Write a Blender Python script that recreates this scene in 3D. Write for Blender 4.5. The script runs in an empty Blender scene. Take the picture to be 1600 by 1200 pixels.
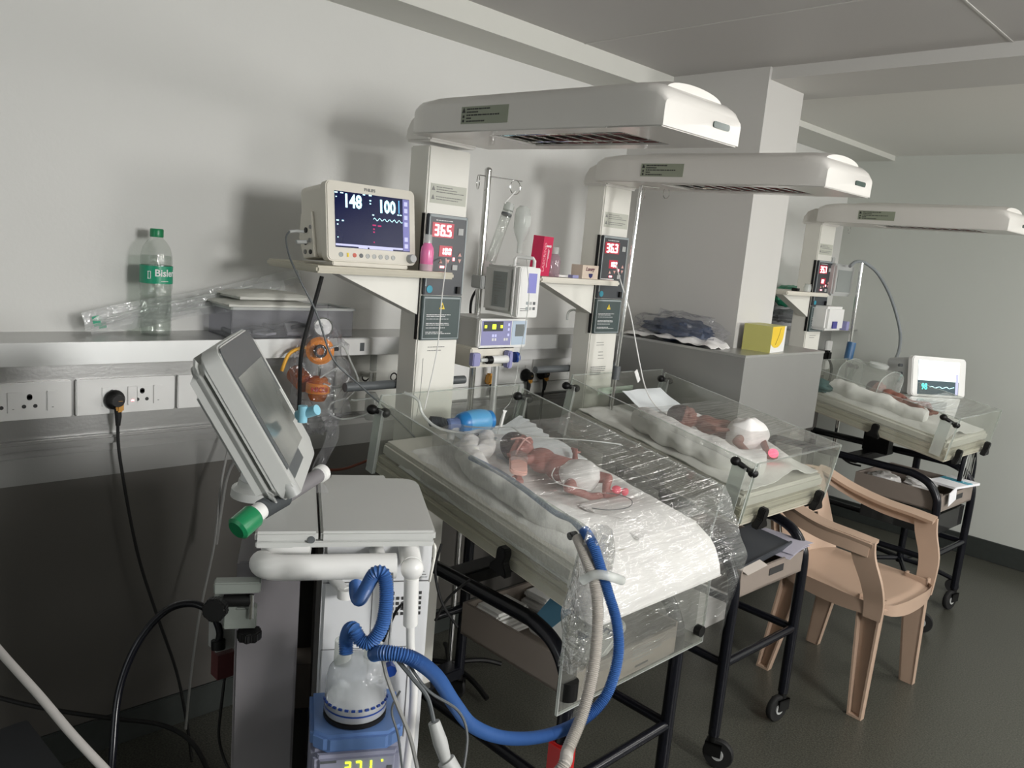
import bpy, bmesh, math, random
import numpy as np
from mathutils import Vector, Matrix, noise
random.seed(7)
R = math.radians
SC = bpy.context.scene
COL = SC.collection

# ---------------------------------------------------------------- camera
FPX, YAW, PITCH, ROLL = 1244.297, R(45.150), R(-9.5615), R(5.0472)
CAM = Vector((2.2, 0.0, 1.48))
_f = Vector((-math.sin(YAW)*math.cos(PITCH), math.cos(YAW)*math.cos(PITCH), math.sin(PITCH)))
_r0 = Vector((math.cos(YAW), math.sin(YAW), 0)); _u0 = _r0.cross(_f)
_r = _r0*math.cos(ROLL) + _u0*math.sin(ROLL); _u = -_r0*math.sin(ROLL) + _u0*math.cos(ROLL)
cd = bpy.data.cameras.new('camera'); cam = bpy.data.objects.new('camera', cd); COL.objects.link(cam)
cd.sensor_width = 36; cd.lens = 36*FPX/1600; cd.clip_start = 0.02
cam.matrix_world = Matrix(((_r.x, _u.x, -_f.x, CAM.x), (_r.y, _u.y, -_f.y, CAM.y), (_r.z, _u.z, -_f.z, CAM.z), (0, 0, 0, 1)))
SC.camera = cam

def ray(px, py):
    return _r*((px-800)/FPX) - _u*((py-600)/FPX) + _f
def at(px, py, **k):                      # pixel -> point on the plane x=, y= or z=
    (a, v), = k.items(); i = 'xyz'.index(a); d = ray(px, py)
    return CAM + d*((v-CAM[i])/d[i])
def D(px, py, d):                         # pixel -> point at depth d
    return CAM + ray(px, py)*d

# ---------------------------------------------------------------- world, light, exposure
wd = bpy.data.worlds.new('world'); SC.world = wd; wd.use_nodes = True
wd.node_tree.nodes['Background'].inputs[0].default_value = (0.75, 0.85, 1, 1)
wd.node_tree.nodes['Background'].inputs[1].default_value = 0.02
SC.view_settings.view_transform = 'Standard'; SC.view_settings.look = 'None'
SC.view_settings.gamma = 1; SC.view_settings.use_curve_mapping = False
SC.view_settings.exposure = 0.24
def area(name, loc, to, sx, sy, power, col):
    l = bpy.data.lights.new(name, 'AREA'); l.shape = 'RECTANGLE'; l.size = sx; l.size_y = sy; l.energy = power; l.color = col
    o = bpy.data.objects.new(name, l); COL.objects.link(o); o.location = loc
    o.rotation_euler = (Vector(to)-Vector(loc)).to_track_quat('-Z', 'Y').to_euler(); return o
area('window_daylight', (4.36, 1.25, 1.78), (0.3, 1.5, 1.66), 0.6, 0.55, 64, (1.0, 0.985, 0.965))
area('far_window_daylight', (4.36, 4.0, 1.6), (0.6, 3.4, 1.9), 0.9, 0.75, 42, (1.0, 0.96, 0.93))
area('back_fill_light', (1.9, -2.54, 1.65), (1.0, 3.0, 1.75), 1.2, 0.8, 5, (0.95, 1.0, 0.95))  # added fill lamp behind the camera, lifts the faces turned that way
LAMPS = [(2.95, 2.05, 10.5), (2.55, 3.95, 9.0)]                 # ceiling panels out of frame to the right
for lx, ly, pw in LAMPS: area('ceiling_panel_light', (lx, ly, 2.175), (lx, ly, 0), 0.5, 0.5, pw, (1.0, 0.98, 0.95))

# ---------------------------------------------------------------- materials
MATS = {}
def _nt(name):
    m = bpy.data.materials.new(name); m.use_nodes = True; return m, m.node_tree
def mat(name, col, rough=0.5, metal=0.0, var=0.04, scale=12.0, bump=0.0, bscale=60.0, spec=0.5, coat=0.0, sss=0.0, emit=None, es=0.0):
    if name in MATS: return MATS[name]
    m, nt = _nt(name); b = nt.nodes['Principled BSDF']
    b.inputs['Roughness'].default_value = rough; b.inputs['Metallic'].default_value = metal
    b.inputs['Specular IOR Level'].default_value = spec; b.inputs['Coat Weight'].default_value = coat
    if sss: b.inputs['Subsurface Weight'].default_value = sss; b.inputs['Subsurface Radius'].default_value = (0.02, 0.008, 0.004)
    tc = nt.nodes.new('ShaderNodeTexCoord'); n = nt.nodes.new('ShaderNodeTexNoise'); n.inputs['Scale'].default_value = scale; n.inputs['Detail'].default_value = 4
    nt.links.new(tc.outputs['Object'], n.inputs['Vector'])
    mx = nt.nodes.new('ShaderNodeMix'); mx.data_type = 'RGBA'
    mx.inputs[6].default_value = (*[max(0, c*(1-var)) for c in col], 1); mx.inputs[7].default_value = (*[min(1, c*(1+var)) for c in col], 1)
    nt.links.new(n.outputs['Fac'], mx.inputs[0]); nt.links.new(mx.outputs[2], b.inputs['Base Color'])
    if bump:
        n2 = nt.nodes.new('ShaderNodeTexNoise'); n2.inputs['Scale'].default_value = bscale; n2.inputs['Detail'].default_value = 5
        nt.links.new(tc.outputs['Object'], n2.inputs['Vector'])
        bp = nt.nodes.new('ShaderNodeBump'); bp.inputs['Strength'].default_value = bump; bp.inputs['Distance'].default_value = 0.01
        nt.links.new(n2.outputs['Fac'], bp.inputs['Height']); nt.links.new(bp.outputs[0], b.inputs['Normal'])
    if emit: b.inputs['Emission Color'].default_value = (*emit, 1); b.inputs['Emission Strength'].default_value = es
    MATS[name] = m; return m
def clear(name, tint=(0.93, 0.95, 0.94), milky=0.06, mcol=(0.8, 0.82, 0.8), rough=0.04, refl=0.5, bump=0.0, bscale=(8, 8, 8), mscale=6.0, base=0.08):
    """thin clear plastic: transparent + fresnel gloss + a little scattered haze"""
    if name in MATS: return MATS[name]
    m, nt = _nt(name); nt.nodes.remove(nt.nodes['Principled BSDF']); out = nt.nodes['Material Output']
    tr = nt.nodes.new('ShaderNodeBsdfTransparent'); tr.inputs[0].default_value = (*tint, 1)
    df = nt.nodes.new('ShaderNodeBsdfDiffuse'); df.inputs[0].default_value = (*mcol, 1)
    gl = nt.nodes.new('ShaderNodeBsdfGlossy'); gl.inputs['Roughness'].default_value = rough
    lw = nt.nodes.new('ShaderNodeLayerWeight'); lw.inputs[0].default_value = 0.5
    pw = nt.nodes.new('ShaderNodeMath'); pw.operation = 'POWER'; pw.inputs[1].default_value = 4.0; nt.links.new(lw.outputs['Facing'], pw.inputs[0])
    mu = nt.nodes.new('ShaderNodeMath'); mu.operation = 'MULTIPLY_ADD'; mu.inputs[1].default_value = refl*0.55; mu.inputs[2].default_value = base*refl; mu.use_clamp = True
    nt.links.new(pw.outputs[0], mu.inputs[0])
    m1 = nt.nodes.new('ShaderNodeMixShader'); m2 = nt.nodes.new('ShaderNodeMixShader')
    tc = nt.nodes.new('ShaderNodeTexCoord'); mp = nt.nodes.new('ShaderNodeMapping'); nt.links.new(tc.outputs['Object'], mp.inputs[0])
    mp.inputs['Scale'].default_value = bscale
    n = nt.nodes.new('ShaderNodeTexNoise'); n.inputs['Scale'].default_value = mscale; nt.links.new(tc.outputs['Object'], n.inputs['Vector'])
    mr = nt.nodes.new('ShaderNodeMapRange'); mr.inputs[1].default_value = 0.3; mr.inputs[2].default_value = 0.8; mr.inputs[3].default_value = milky*0.5; mr.inputs[4].default_value = milky*1.6
    nt.links.new(n.outputs['Fac'], mr.inputs[0]); nt.links.new(mr.outputs[0], m1.inputs[0])
    nt.links.new(tr.outputs[0], m1.inputs[1]); nt.links.new(df.outputs[0], m1.inputs[2])
    nt.links.new(mu.outputs[0], m2.inputs[0]); nt.links.new(m1.outputs[0], m2.inputs[1]); nt.links.new(gl.outputs[0], m2.inputs[2])
    nt.links.new(m2.outputs[0], out.inputs[0])
    if bump:
        nb = nt.nodes.new('ShaderNodeTexNoise'); nb.inputs['Scale'].default_value = 1.0; nb.inputs['Detail'].default_value = 3
        nt.links.new(mp.outputs[0], nb.inputs['Vector'])
        bp = nt.nodes.new('ShaderNodeBump'); bp.inputs['Strength'].default_value = bump; bp.inputs['Distance'].default_value = 0.02
        nt.links.new(nb.outputs['Fac'], bp.inputs['Height']); nt.links.new(bp.outputs[0], gl.inputs['Normal'])
    MATS[name] = m; return m
def glow(name, col, s):
    if name in MATS: return MATS[name]
    m, nt = _nt(name); b = nt.nodes['Principled BSDF']; b.inputs['Base Color'].default_value = (*[c*0.3 for c in col], 1)
    b.inputs['Emission Color'].default_value = (*col, 1); b.inputs['Emission Strength'].default_value = s; MATS[name] = m; return m

M_wall = mat('wall_paint', (0.625, 0.625, 0.60), 0.6, var=0.03, scale=2.2, bump=0.05, bscale=90)
M_wall2 = mat('end_wall_paint', (0.55, 0.57, 0.53), 0.6, var=0.04, scale=2.0)
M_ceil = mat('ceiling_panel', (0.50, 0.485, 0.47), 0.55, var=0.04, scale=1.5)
M_trimw = mat('white_boxing', (0.62, 0.62, 0.575), 0.5, var=0.02)
M_pillar = mat('pillar_paint', (0.56, 0.55, 0.525), 0.5, var=0.03, scale=3)
M_steel = mat('brushed_steel', (0.50, 0.50, 0.49), 0.32, 0.85, var=0.12, scale=5, bump=0.04, bscale=120)
M_steelw = mat('pale_steel_fascia', (0.62, 0.63, 0.62), 0.4, 0.55, var=0.05, scale=4)
M_steeld = mat('grey_steel_cladding', (0.30, 0.30, 0.29), 0.42, 0.5, var=0.12, scale=2.5)
M_clad = mat('darkened_lower_cladding', (0.085, 0.080, 0.072), 0.45, 0.1, var=0.12, scale=2.0)  # dark grey cladding, darkened further in place of shade low on the wall
M_chrome = mat('chrome', (0.75, 0.75, 0.74), 0.12, 1.0, var=0.05, scale=30)
M_skirt = mat('dark_stone_skirting', (0.035, 0.04, 0.037), 0.35, var=0.25, scale=30)
M_cream = mat('cream_powder_coat', (0.76, 0.75, 0.69), 0.38, var=0.02)
M_hood = mat('cream_hood_plastic', (0.72, 0.70, 0.66), 0.3, var=0.02, coat=0.2)
M_tray = mat('beige_tray', (0.50, 0.47, 0.38), 0.45, var=0.03)
M_trayD = mat('shaded_beige_drawer', (0.25, 0.21, 0.18), 0.5, var=0.05)  # beige darkened to carry the shade low under the cots
M_black = mat('black_tube_paint', (0.006, 0.0065, 0.010), 0.25, var=0.2, spec=0.35)
M_blackp = mat('black_plastic', (0.005, 0.005, 0.005), 0.45, var=0.2, spec=0.3)
M_rubber = mat('rubber', (0.015, 0.015, 0.015), 0.6, var=0.2, spec=0.3)
M_panel = mat('dark_panel', (0.045, 0.05, 0.058), 0.35, var=0.1)
M_panelt = mat('slate_panel', (0.05, 0.075, 0.075), 0.4, var=0.1)
M_pgrey = mat('panel_grey_line', (0.33, 0.37, 0.38), 0.5, var=0.05)
M_white = mat('white_plastic', (0.78, 0.78, 0.76), 0.35, var=0.02)
M_ivory = mat('ivory_plastic', (0.68, 0.65, 0.57), 0.4, var=0.02)
M_vent = mat('ventilator_shell', (0.55, 0.56, 0.54), 0.4, var=0.02)
M_ventw = mat('ventilator_front', (0.66, 0.67, 0.68), 0.42, var=0.02)
M_ventg = mat('ventilator_grey_post', (0.20, 0.19, 0.20), 0.4, var=0.05)
M_grey = mat('mid_grey_plastic', (0.10, 0.11, 0.115), 0.4, var=0.08)
M_lgrey = mat('light_grey_plastic', (0.42, 0.43, 0.42), 0.45, var=0.04)
M_cloth = mat('white_cotton', (0.81, 0.80, 0.78), 0.9, var=0.04, scale=20, bump=0.25, bscale=45, spec=0.2)
M_clothb = mat('pale_blue_white_drape', (0.76, 0.80, 0.81), 0.85, var=0.04, scale=10, bump=0.1, bscale=40, spec=0.2)
M_matt = mat('mattress_vinyl', (0.64, 0.62, 0.56), 0.5, var=0.03)
M_skin = mat('newborn_skin', (0.36, 0.145, 0.125), 0.5, var=0.16, scale=25, bump=0.08, bscale=90, sss=0.12)
M_skinp = mat('darker_newborn_skin', (0.24, 0.10, 0.075), 0.5, var=0.2, scale=25, sss=0.1)
M_hair = mat('dark_hair', (0.035, 0.012, 0.010), 0.7, var=0.4, scale=80, bump=0.6, bscale=220)
M_tape = mat('pink_medical_tape', (0.72, 0.42, 0.38), 0.7, var=0.05)
M_splint = mat('pink_splint', (0.85, 0.50, 0.43), 0.6, var=0.05)
M_floor = None
M_chair = mat('beige_chair_plastic', (0.46, 0.33, 0.245), 0.36, var=0.03, coat=0.15)
M_red = mat('crimson_carton', (0.62, 0.02, 0.09), 0.3, var=0.05)
M_green = mat('green_label', (0.01, 0.28, 0.15), 0.35, var=0.04)
M_greenp = mat('green_cap_plastic', (0.01, 0.21, 0.08), 0.35, var=0.06)
M_pinkliq = mat('pink_liquid_plastic', (0.80, 0.20, 0.42), 0.25, var=0.06, sss=0.2)
M_lilac = mat('lilac_plastic', (0.28, 0.28, 0.50), 0.4, var=0.04)
M_humid = mat('lilac_grey_plastic', (0.30, 0.31, 0.40), 0.45, var=0.04)
M_humb = mat('blue_band', (0.11, 0.20, 0.42), 0.4, var=0.05)
M_bluep = mat('blue_plastic', (0.01, 0.045, 0.24), 0.35, var=0.08)
M_skyb = mat('sky_blue_silicone', (0.10, 0.34, 0.60), 0.35, var=0.05, sss=0.1)
M_skyd = mat('deeper_blue_silicone', (0.02, 0.19, 0.48), 0.35, var=0.05)
M_orange = mat('orange_regulator', (0.85, 0.27, 0.02), 0.35, var=0.05)
M_yellow = mat('yellow_carton', (0.80, 0.55, 0.02), 0.4, var=0.04)
M_olive = mat('olive_yellow_carton_side', (0.52, 0.50, 0.16), 0.45, var=0.04)
M_ink = mat('dark_print', (0.03, 0.03, 0.03), 0.6, var=0.1)
M_inkg = mat('grey_print', (0.25, 0.25, 0.24), 0.6, var=0.1)
M_inkw = mat('white_print', (0.75, 0.75, 0.75), 0.6, var=0.02)
M_label = mat('label_paper', (0.30, 0.33, 0.25), 0.5, var=0.03)
M_labelp = mat('pale_label', (0.52, 0.53, 0.46), 0.5, var=0.03)
M_paper = mat('paper', (0.78, 0.78, 0.80), 0.7, var=0.04)
M_teal = mat('teal_badge', (0.02, 0.30, 0.42), 0.4, var=0.05)
M_warn = mat('yellow_warning', (0.80, 0.60, 0.05), 0.5, var=0.05)
M_redp = mat('red_plastic', (0.45, 0.01, 0.01), 0.4, var=0.1)
M_plugy = mat('amber_plug', (0.55, 0.27, 0.04), 0.4, var=0.1)
M_dkbag = mat('navy_fabric', (0.02, 0.04, 0.09), 0.5, var=0.4, scale=15, bump=0.4, bscale=25)
M_acr = clear('clear_acrylic', (0.925, 0.935, 0.92), 0.08, mcol=(0.66, 0.66, 0.60), refl=0.5, rough=0.03)  # haze colour raised to stand in for a beige-green reflection
M_acre = clear('acrylic_edge', (0.80, 0.84, 0.80), 0.30, mcol=(0.85, 0.88, 0.86), refl=0.6, rough=0.1)
M_film = clear('cling_film', (0.965, 0.965, 0.96), 0.08, refl=0.85, base=0.13, rough=0.08, bump=0.8, bscale=(110, 4, 60), mscale=9)
M_film2 = clear('crumpled_film', (0.95, 0.95, 0.94), 0.13, refl=1.0, base=0.30, rough=0.10, bump=1.0, bscale=(45, 45, 45), mscale=12)
M_bag = clear('polythene_bag', (0.93, 0.93, 0.94), 0.06, mcol=(0.75, 0.76, 0.8), refl=0.7, rough=0.12, bump=0.9, bscale=(28, 28, 28))
M_bottle = clear('bottle_plastic', (0.90, 0.92, 0.90), 0.05, refl=0.9, rough=0.05, bump=0.3, bscale=(60, 60, 60))
M_tub = clear('translucent_tub', (0.86, 0.86, 0.88), 0.09, mcol=(0.7, 0.71, 0.73), refl=0.4, rough=0.2)
M_frost = clear('frosted_plastic', (0.85, 0.87, 0.85), 0.45, mcol=(0.8, 0.82, 0.8), refl=0.5, rough=0.15)
M_amber = clear('amber_plastic', (0.85, 0.35, 0.06), 0.35, mcol=(0.8, 0.28, 0.03), refl=0.5, rough=0.1)
M_tubec = clear('clear_tubing', (0.80, 0.82, 0.80), 0.45, mcol=(0.75, 0.77, 0.75), refl=0.7, rough=0.1)
M_led = glow('red_led', (1.0, 0.22, 0.25), 5.0)
M_ledw = glow('hot_red_led', (1.0, 0.42, 0.42), 6.0)
M_ledbg = mat('red_display_window', (0.16, 0.01, 0.02), 0.3, emit=(0.9, 0.02, 0.07), es=0.30)
M_ledy = glow('yellow_led', (0.75, 1.0, 0.03), 2.2)
M_scr = mat('monitor_screen', (0.006, 0.008, 0.03), 0.15, emit=(0.01, 0.02, 0.12), es=0.22)
M_scyan = glow('cyan_digits', (0.55, 0.95, 1.0), 1.5)
M_slil = glow('lilac_keys', (0.55, 0.56, 0.85), 0.8)
M_swh = glow('painted_screen_glare', (0.85, 0.95, 0.95), 1.4)  # emissive white standing in for glare on the far monitor
M_smag = glow('magenta_text', (0.6, 0.02, 0.16), 0.6)
M_pumpg = mat('pump_case_grey', (0.60, 0.60, 0.58), 0.45, var=0.03)
M_lcdg = mat('lcd_grey', (0.16, 0.18, 0.18), 0.3)
M_glare = mat('dull_screen_glass', (0.16, 0.17, 0.16), 0.12, var=0.5, scale=9)

def make_floor():
    m, nt = _nt('speckled_vinyl_floor'); b = nt.nodes['Principled BSDF']; b.inputs['Roughness'].default_value = 0.33
    tc = nt.nodes.new('ShaderNodeTexCoord')
    n = nt.nodes.new('ShaderNodeTexNoise'); n.inputs['Scale'].default_value = 190; n.inputs['Detail'].default_value = 2
    n2 = nt.nodes.new('ShaderNodeTexNoise'); n2.inputs['Scale'].default_value = 1.6; n2.inputs['Detail'].default_value = 4
    for k in (n, n2): nt.links.new(tc.outputs['Object'], k.inputs['Vector'])
    cr = nt.nodes.new('ShaderNodeValToRGB'); cr.color_ramp.elements[0].position = 0.35; cr.color_ramp.elements[1].position = 0.7
    cr.color_ramp.elements[0].color = (0.034, 0.036, 0.027, 1); cr.color_ramp.elements[1].color = (0.118, 0.116, 0.096, 1)
    nt.links.new(n.outputs['Fac'], cr.inputs[0])
    mx = nt.nodes.new('ShaderNodeMix'); mx.data_type = 'RGBA'; mx.blend_type = 'MULTIPLY'; mx.inputs[0].default_value = 0.35
    nt.links.new(cr.outputs[0], mx.inputs[6]); nt.links.new(n2.outputs['Fac'], mx.inputs[7]); nt.links.new(mx.outputs[2], b.inputs['Base Color'])
    return m
M_floor = make_floor()

# ---------------------------------------------------------------- mesh builder
class MB:
    def __init__(s, T=None): s.b = bmesh.new(); s.T = T.copy() if T is not None else Matrix()
    def _v(s, p): return s.b.verts.new(s.T @ Vector(p))
    def box(s, c, d, rot=None):
        m = Matrix.Translation(c) @ (rot.to_4x4() if rot else Matrix())
        x, y, z = d[0]/2, d[1]/2, d[2]/2
        v = [s._v(m @ Vector(p)) for p in ((-x,-y,-z),(x,-y,-z),(x,y,-z),(-x,y,-z),(-x,-y,z),(x,-y,z),(x,y,z),(-x,y,z))]
        for f in ((0,3,2,1),(4,5,6,7),(0,1,5,4),(1,2,6,5),(2,3,7,6),(3,0,4,7)): s.b.faces.new([v[i] for i in f])
        return s
    def bb(s, lo, hi): return s.box([(a+b)/2 for a, b in zip(lo, hi)], [abs(b-a) for a, b in zip(lo, hi)])
    def ring(s, c, ax, r, n, up=None, ell=(1, 1)):
        ax = Vector(ax).normalized()
        up = Vector(up) if up is not None else (Vector((0,0,1)) if abs(ax.z) < 0.9 else Vector((1,0,0)))
        a = ax.cross(up).normalized(); b = ax.cross(a).normalized()
        return [s._v(Vector(c)+a*(r*ell[0]*math.cos(2*math.pi*i/n))+b*(r*ell[1]*math.sin(2*math.pi*i/n))) for i in range(n)]
    def _skin(s, rings, cap=True, close=False):
        n = len(rings[0]); k = len(rings)
        for j in range(k if close else k-1):
            A, B = rings[j], rings[(j+1) % k]
            for i in range(n): s.b.faces.new((A[i], A[(i+1) % n], B[(i+1) % n], B[i]))
        if cap and not close:
            s.b.faces.new(rings[0][::-1]); s.b.faces.new(rings[-1])
    def cyl(s, p0, p1, r0, r1=None, n=20):
        r1 = r0 if r1 is None else r1; ax = Vector(p1)-Vector(p0)
        s._skin([s.ring(p0, ax, r0, n), s.ring(p1, ax, r1, n)]); return s
    def lathe(s, prof, o=(0,0,0), ax=(0,0,1), n=28, cap=True):   # prof: (r, t) along ax
        ax = Vector(ax).normalized(); o = Vector(o)
        s._skin([s.ring(o+ax*t, ax, max(r, 1e-5), n) for r, t in prof], cap); return s
    def tube(s, pts, r, n=10, res=6, smooth=True, ribs=0, ribh=0.12, cap=True):
        pts = [Vector(p) for p in pts]
        if smooth and len(pts) > 2: pts = spline(pts, res)
        if ribs:                                                # resample evenly, corrugated
            L = [0]
            for a, b in zip(pts, pts[1:]): L.append(L[-1]+(b-a).length)
            m = max(8, int(L[-1]/ribs)*2); q = []; j = 0
            for i in range(m+1):
                t = L[-1]*i/m
                while j < len(L)-2 and L[j+1] < t: j += 1
                q.append(pts[j].lerp(pts[j+1], (t-L[j])/max(1e-9, L[j+1]-L[j])))
            pts = q
        up = None; rings = []
        for i, p in enumerate(pts):
            t = (pts[min(i+1, len(pts)-1)]-pts[max(i-1, 0)]).normalized()
            if up is None: up = Vector((0,0,1)) if abs(t.z) < 0.9 else Vector((1,0,0))
            up = (up - t*up.dot(t))
            up = up.normalized() if up.length > 1e-6 else Vector((1,0,0))
            rr = (r[min(i, len(r)-1)] if isinstance(r, (list, tuple)) else r)
            if ribs: rr = rr*(1+ribh*(1 if i % 2 else -1))
            rings.append(s.ring(p, t, rr, n, up))
        s._skin(rings, cap); return s
    def prism(s, poly, o, ex, ey, d):                            # polygon in (ex,ey) frame at o, extruded by vector d
        o, ex, ey, d = Vector(o), Vector(ex), Vector(ey), Vector(d)
        a = [s._v(o+ex*x+ey*y) for x, y in poly]; b = [s._v(o+ex*x+ey*y+d) for x, y in poly]
        n = len(poly); s.b.faces.new(a[::-1]); s.b.faces.new(b)
        for i in range(n): s.b.faces.new((a[i], a[(i+1) % n], b[(i+1) % n], b[i]))
        return s
    def ell(s, c, r, rot=None, n=20, m=12):
        mt = Matrix.Translation(c) @ (rot.to_4x4() if rot else Matrix())
        rings = []
        for j in range(1, m):
            a = math.pi*j/m
            rings.append([s._v(mt @ Vector((r[0]*math.sin(a)*math.cos(2*math.pi*i/n), r[1]*math.sin(a)*math.sin(2*math.pi*i/n), r[2]*math.cos(a)))) for i in range(n)])
        s._skin(rings, cap=False)
        t = s._v(mt @ Vector((0,0,r[2]))); b = s._v(mt @ Vector((0,0,-r[2])))
        for i in range(n):
            s.b.faces.new((t, rings[0][i], rings[0][(i+1) % n])); s.b.faces.new((b, rings[-1][(i+1) % n], rings[-1][i]))
        return s
    def grid(s, f, nu, nv, thick=0.0):
        def sheet(off):
            return [[s._v(Vector(f(i/nu, j/nv))+Vector((0,0,off))) for j in range(nv+1)] for i in range(nu+1)]
        V = sheet(0)
        for i in range(nu):
            for j in range(nv): s.b.faces.new((V[i][j], V[i+1][j], V[i+1][j+1], V[i][j+1]))
        if thick:
            U = sheet(-thick)
            for i in range(nu):
                for j in range(nv): s.b.faces.new((U[i][j+1], U[i+1][j+1], U[i+1][j], U[i][j]))
            for i in range(nu): s.b.faces.new((V[i][0], U[i][0], U[i+1][0], V[i+1][0])); s.b.faces.new((V[i+1][nv], U[i+1][nv], U[i][nv], V[i][nv]))
            for j in range(nv): s.b.faces.new((V[0][j+1], U[0][j+1], U[0][j], V[0][j])); s.b.faces.new((V[nu][j], U[nu][j], U[nu][j+1], V[nu][j+1]))
        return s
    def build(s, name, m, parent=None, world=False, bevel=0.0, smooth=True, seg=2, label=None):
        me = bpy.data.meshes.new(name)
        bmesh.ops.recalc_face_normals(s.b, faces=s.b.faces)
        if parent is not None and world: s.b.transform(WORLD[parent.name].inverted())
        loc = None
        if parent is None:
            xs = [v.co for v in s.b.verts]
            loc = Vector(((min(p.x for p in xs)+max(p.x for p in xs))/2, (min(p.y for p in xs)+max(p.y for p in xs))/2, min(p.z for p in xs)))
            s.b.transform(Matrix.Translation(-loc))
        if bevel:
            es = [e for e in s.b.edges if len(e.link_faces) == 2 and e.calc_face_angle(0) > 0.6]
            bmesh.ops.bevel(s.b, geom=es, offset=bevel, segments=seg, affect='EDGES', clamp_overlap=True)
        s.b.to_mesh(me); s.b.free()
        o = bpy.data.objects.new(name, me); COL.objects.link(o); me.materials.append(m)
        if smooth:
            for p in me.polygons: p.use_smooth = True
            try: me.set_sharp_from_angle(angle=R(38))
            except Exception: pass
        if loc is not None: o.location = loc; WORLD[o.name] = Matrix.Translation(loc)
        else:
            o.parent = parent; WORLD[o.name] = WORLD[parent.name].copy()
        if label: o['label'] = label
        return o
WORLD = {}
def spline(p, res=6):
    out = []; n = len(p)
    for i in range(n-1):
        a, b, c, d = p[max(i-1, 0)], p[i], p[i+1], p[min(i+2, n-1)]
        for k in range(res):
            t = k/res
            out.append(0.5*((2*b)+(c-a)*t+(2*a-5*b+4*c-d)*t*t+(3*b-a-3*c+d)*t**3))
    out.append(p[-1]); return out
def thing(name, label, cat, loc, rz=0, group=None):
    o = bpy.data.objects.new(name, None); COL.objects.link(o); o.empty_display_size = 0.05
    o.location = loc; o.rotation_euler = (0, 0, rz); o['label'] = label; o['category'] = cat
    if group: o['group'] = group
    WORLD[o.name] = Matrix.Translation(Vector(loc)) @ Matrix.Rotation(rz, 4, 'Z'); return o
def tag(o, label, cat, group=None, kind=None):
    o['label'] = label; o['category'] = cat
    if group: o['group'] = group
    if kind: o['kind'] = kind
    return o
def struct(o, label=None):
    o['kind'] = 'structure'
    if label: o['label'] = label
    return o
def frame(o, ex, ey):                       # matrix with axes ex, ey, ex x ey (orthonormalised)
    ex = Vector(ex).normalized(); ey = Vector(ey); ey = (ey-ex*ey.dot(ex)).normalized(); ez = ex.cross(ey)
    return Matrix(((ex.x, ey.x, ez.x, o[0]), (ex.y, ey.y, ez.y, o[1]), (ex.z, ey.z, ez.z, o[2]), (0,0,0,1)))
def rrect(w, h, r, n=5, cx=0, cy=0):
    out = []
    for qx, qy, a0 in ((1,1,0),(-1,1,90),(-1,-1,180),(1,-1,270)):
        for k in range(n+1):
            a = R(a0+90*k/n); out.append((cx+qx*(w/2-r)+r*math.cos(a), cy+qy*(h/2-r)+r*math.sin(a)))
    return out
def text(name, body, m, parent, T, size, depth=0.0006, bold=0.0, world=False, align='CENTER', sx=1.0, shear=0.0, label=None):
    cu = bpy.data.curves.new(name, 'FONT'); cu.body = body; cu.size = size; cu.extrude = depth; cu.offset = bold
    cu.align_x = align; cu.align_y = 'CENTER'; cu.resolution_u = 2; cu.shear = shear
    tmp = bpy.data.objects.new(name+'_t', cu); COL.objects.link(tmp)
    dg = bpy.context.evaluated_depsgraph_get(); me = bpy.data.meshes.new_from_object(tmp.evaluated_get(dg))
    bpy.data.objects.remove(tmp); bpy.data.curves.remove(cu)
    mt = T @ Matrix.Diagonal((sx, 1, 1, 1))
    if world: mt = WORLD[parent.name].inverted() @ mt
    me.transform(mt); me.materials.clear(); me.materials.append(m)
    o = bpy.data.objects.new(name, me); COL.objects.link(o); o.parent = parent; WORLD[o.name] = WORLD[parent.name].copy()
    if label: o['label'] = label
    return o
SEG = {'0':'abcdef','1':'bc','2':'abged','3':'abgcd','4':'fgbc','5':'afgcd','6':'afgedc','7':'abc','8':'abcdefg','9':'abfgcd'}
def seven(mb, T, s, h, w, gap, th, d=0.001):
    x = 0
    for ch in s:
        if ch == '.':
            mb.T = T; mb.box((x-gap*0.45, th*0.6, d/2), (th*1.1, th*1.1, d)); continue
        if ch == ' ': x += w+gap; continue
        pos = dict(a=(x+w/2, h-th/2, w-th, th), g=(x+w/2, h/2, w-th, th), d=(x+w/2, th/2, w-th, th), f=(x+th/2, h*0.75, th, h/2-th*0.6), b=(x+w-th/2, h*0.75, th, h/2-th*0.6), e=(x+th/2, h*0.25, th, h/2-th*0.6), c=(x+w-th/2, h*0.25, th, h/2-th*0.6))
        mb.T = T
        for k in SEG[ch]: px_, py_, a, b = pos[k]; mb.box((px_, py_, d/2), (a, b, d))
        x += w+gap
    return mb
def lines(mb, T, x0, x1, y0, dy, n, th, seed=0, d=0.0005):       # rows of too-small-to-read print
    rnd = random.Random(seed); mb.T = T
    for i in range(n):
        x = x0; y = y0-dy*i; end = x0+(x1-x0)*(rnd.uniform(0.5, 1.0))
        while x < end-0.002:
            w = rnd.uniform(0.03, 0.12)*(x1-x0); w = min(w, end-x); mb.box((x+w/2, y, d/2), (w, th, d)); x += w+0.012*(x1-x0)+0.0006
    return mb
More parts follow.
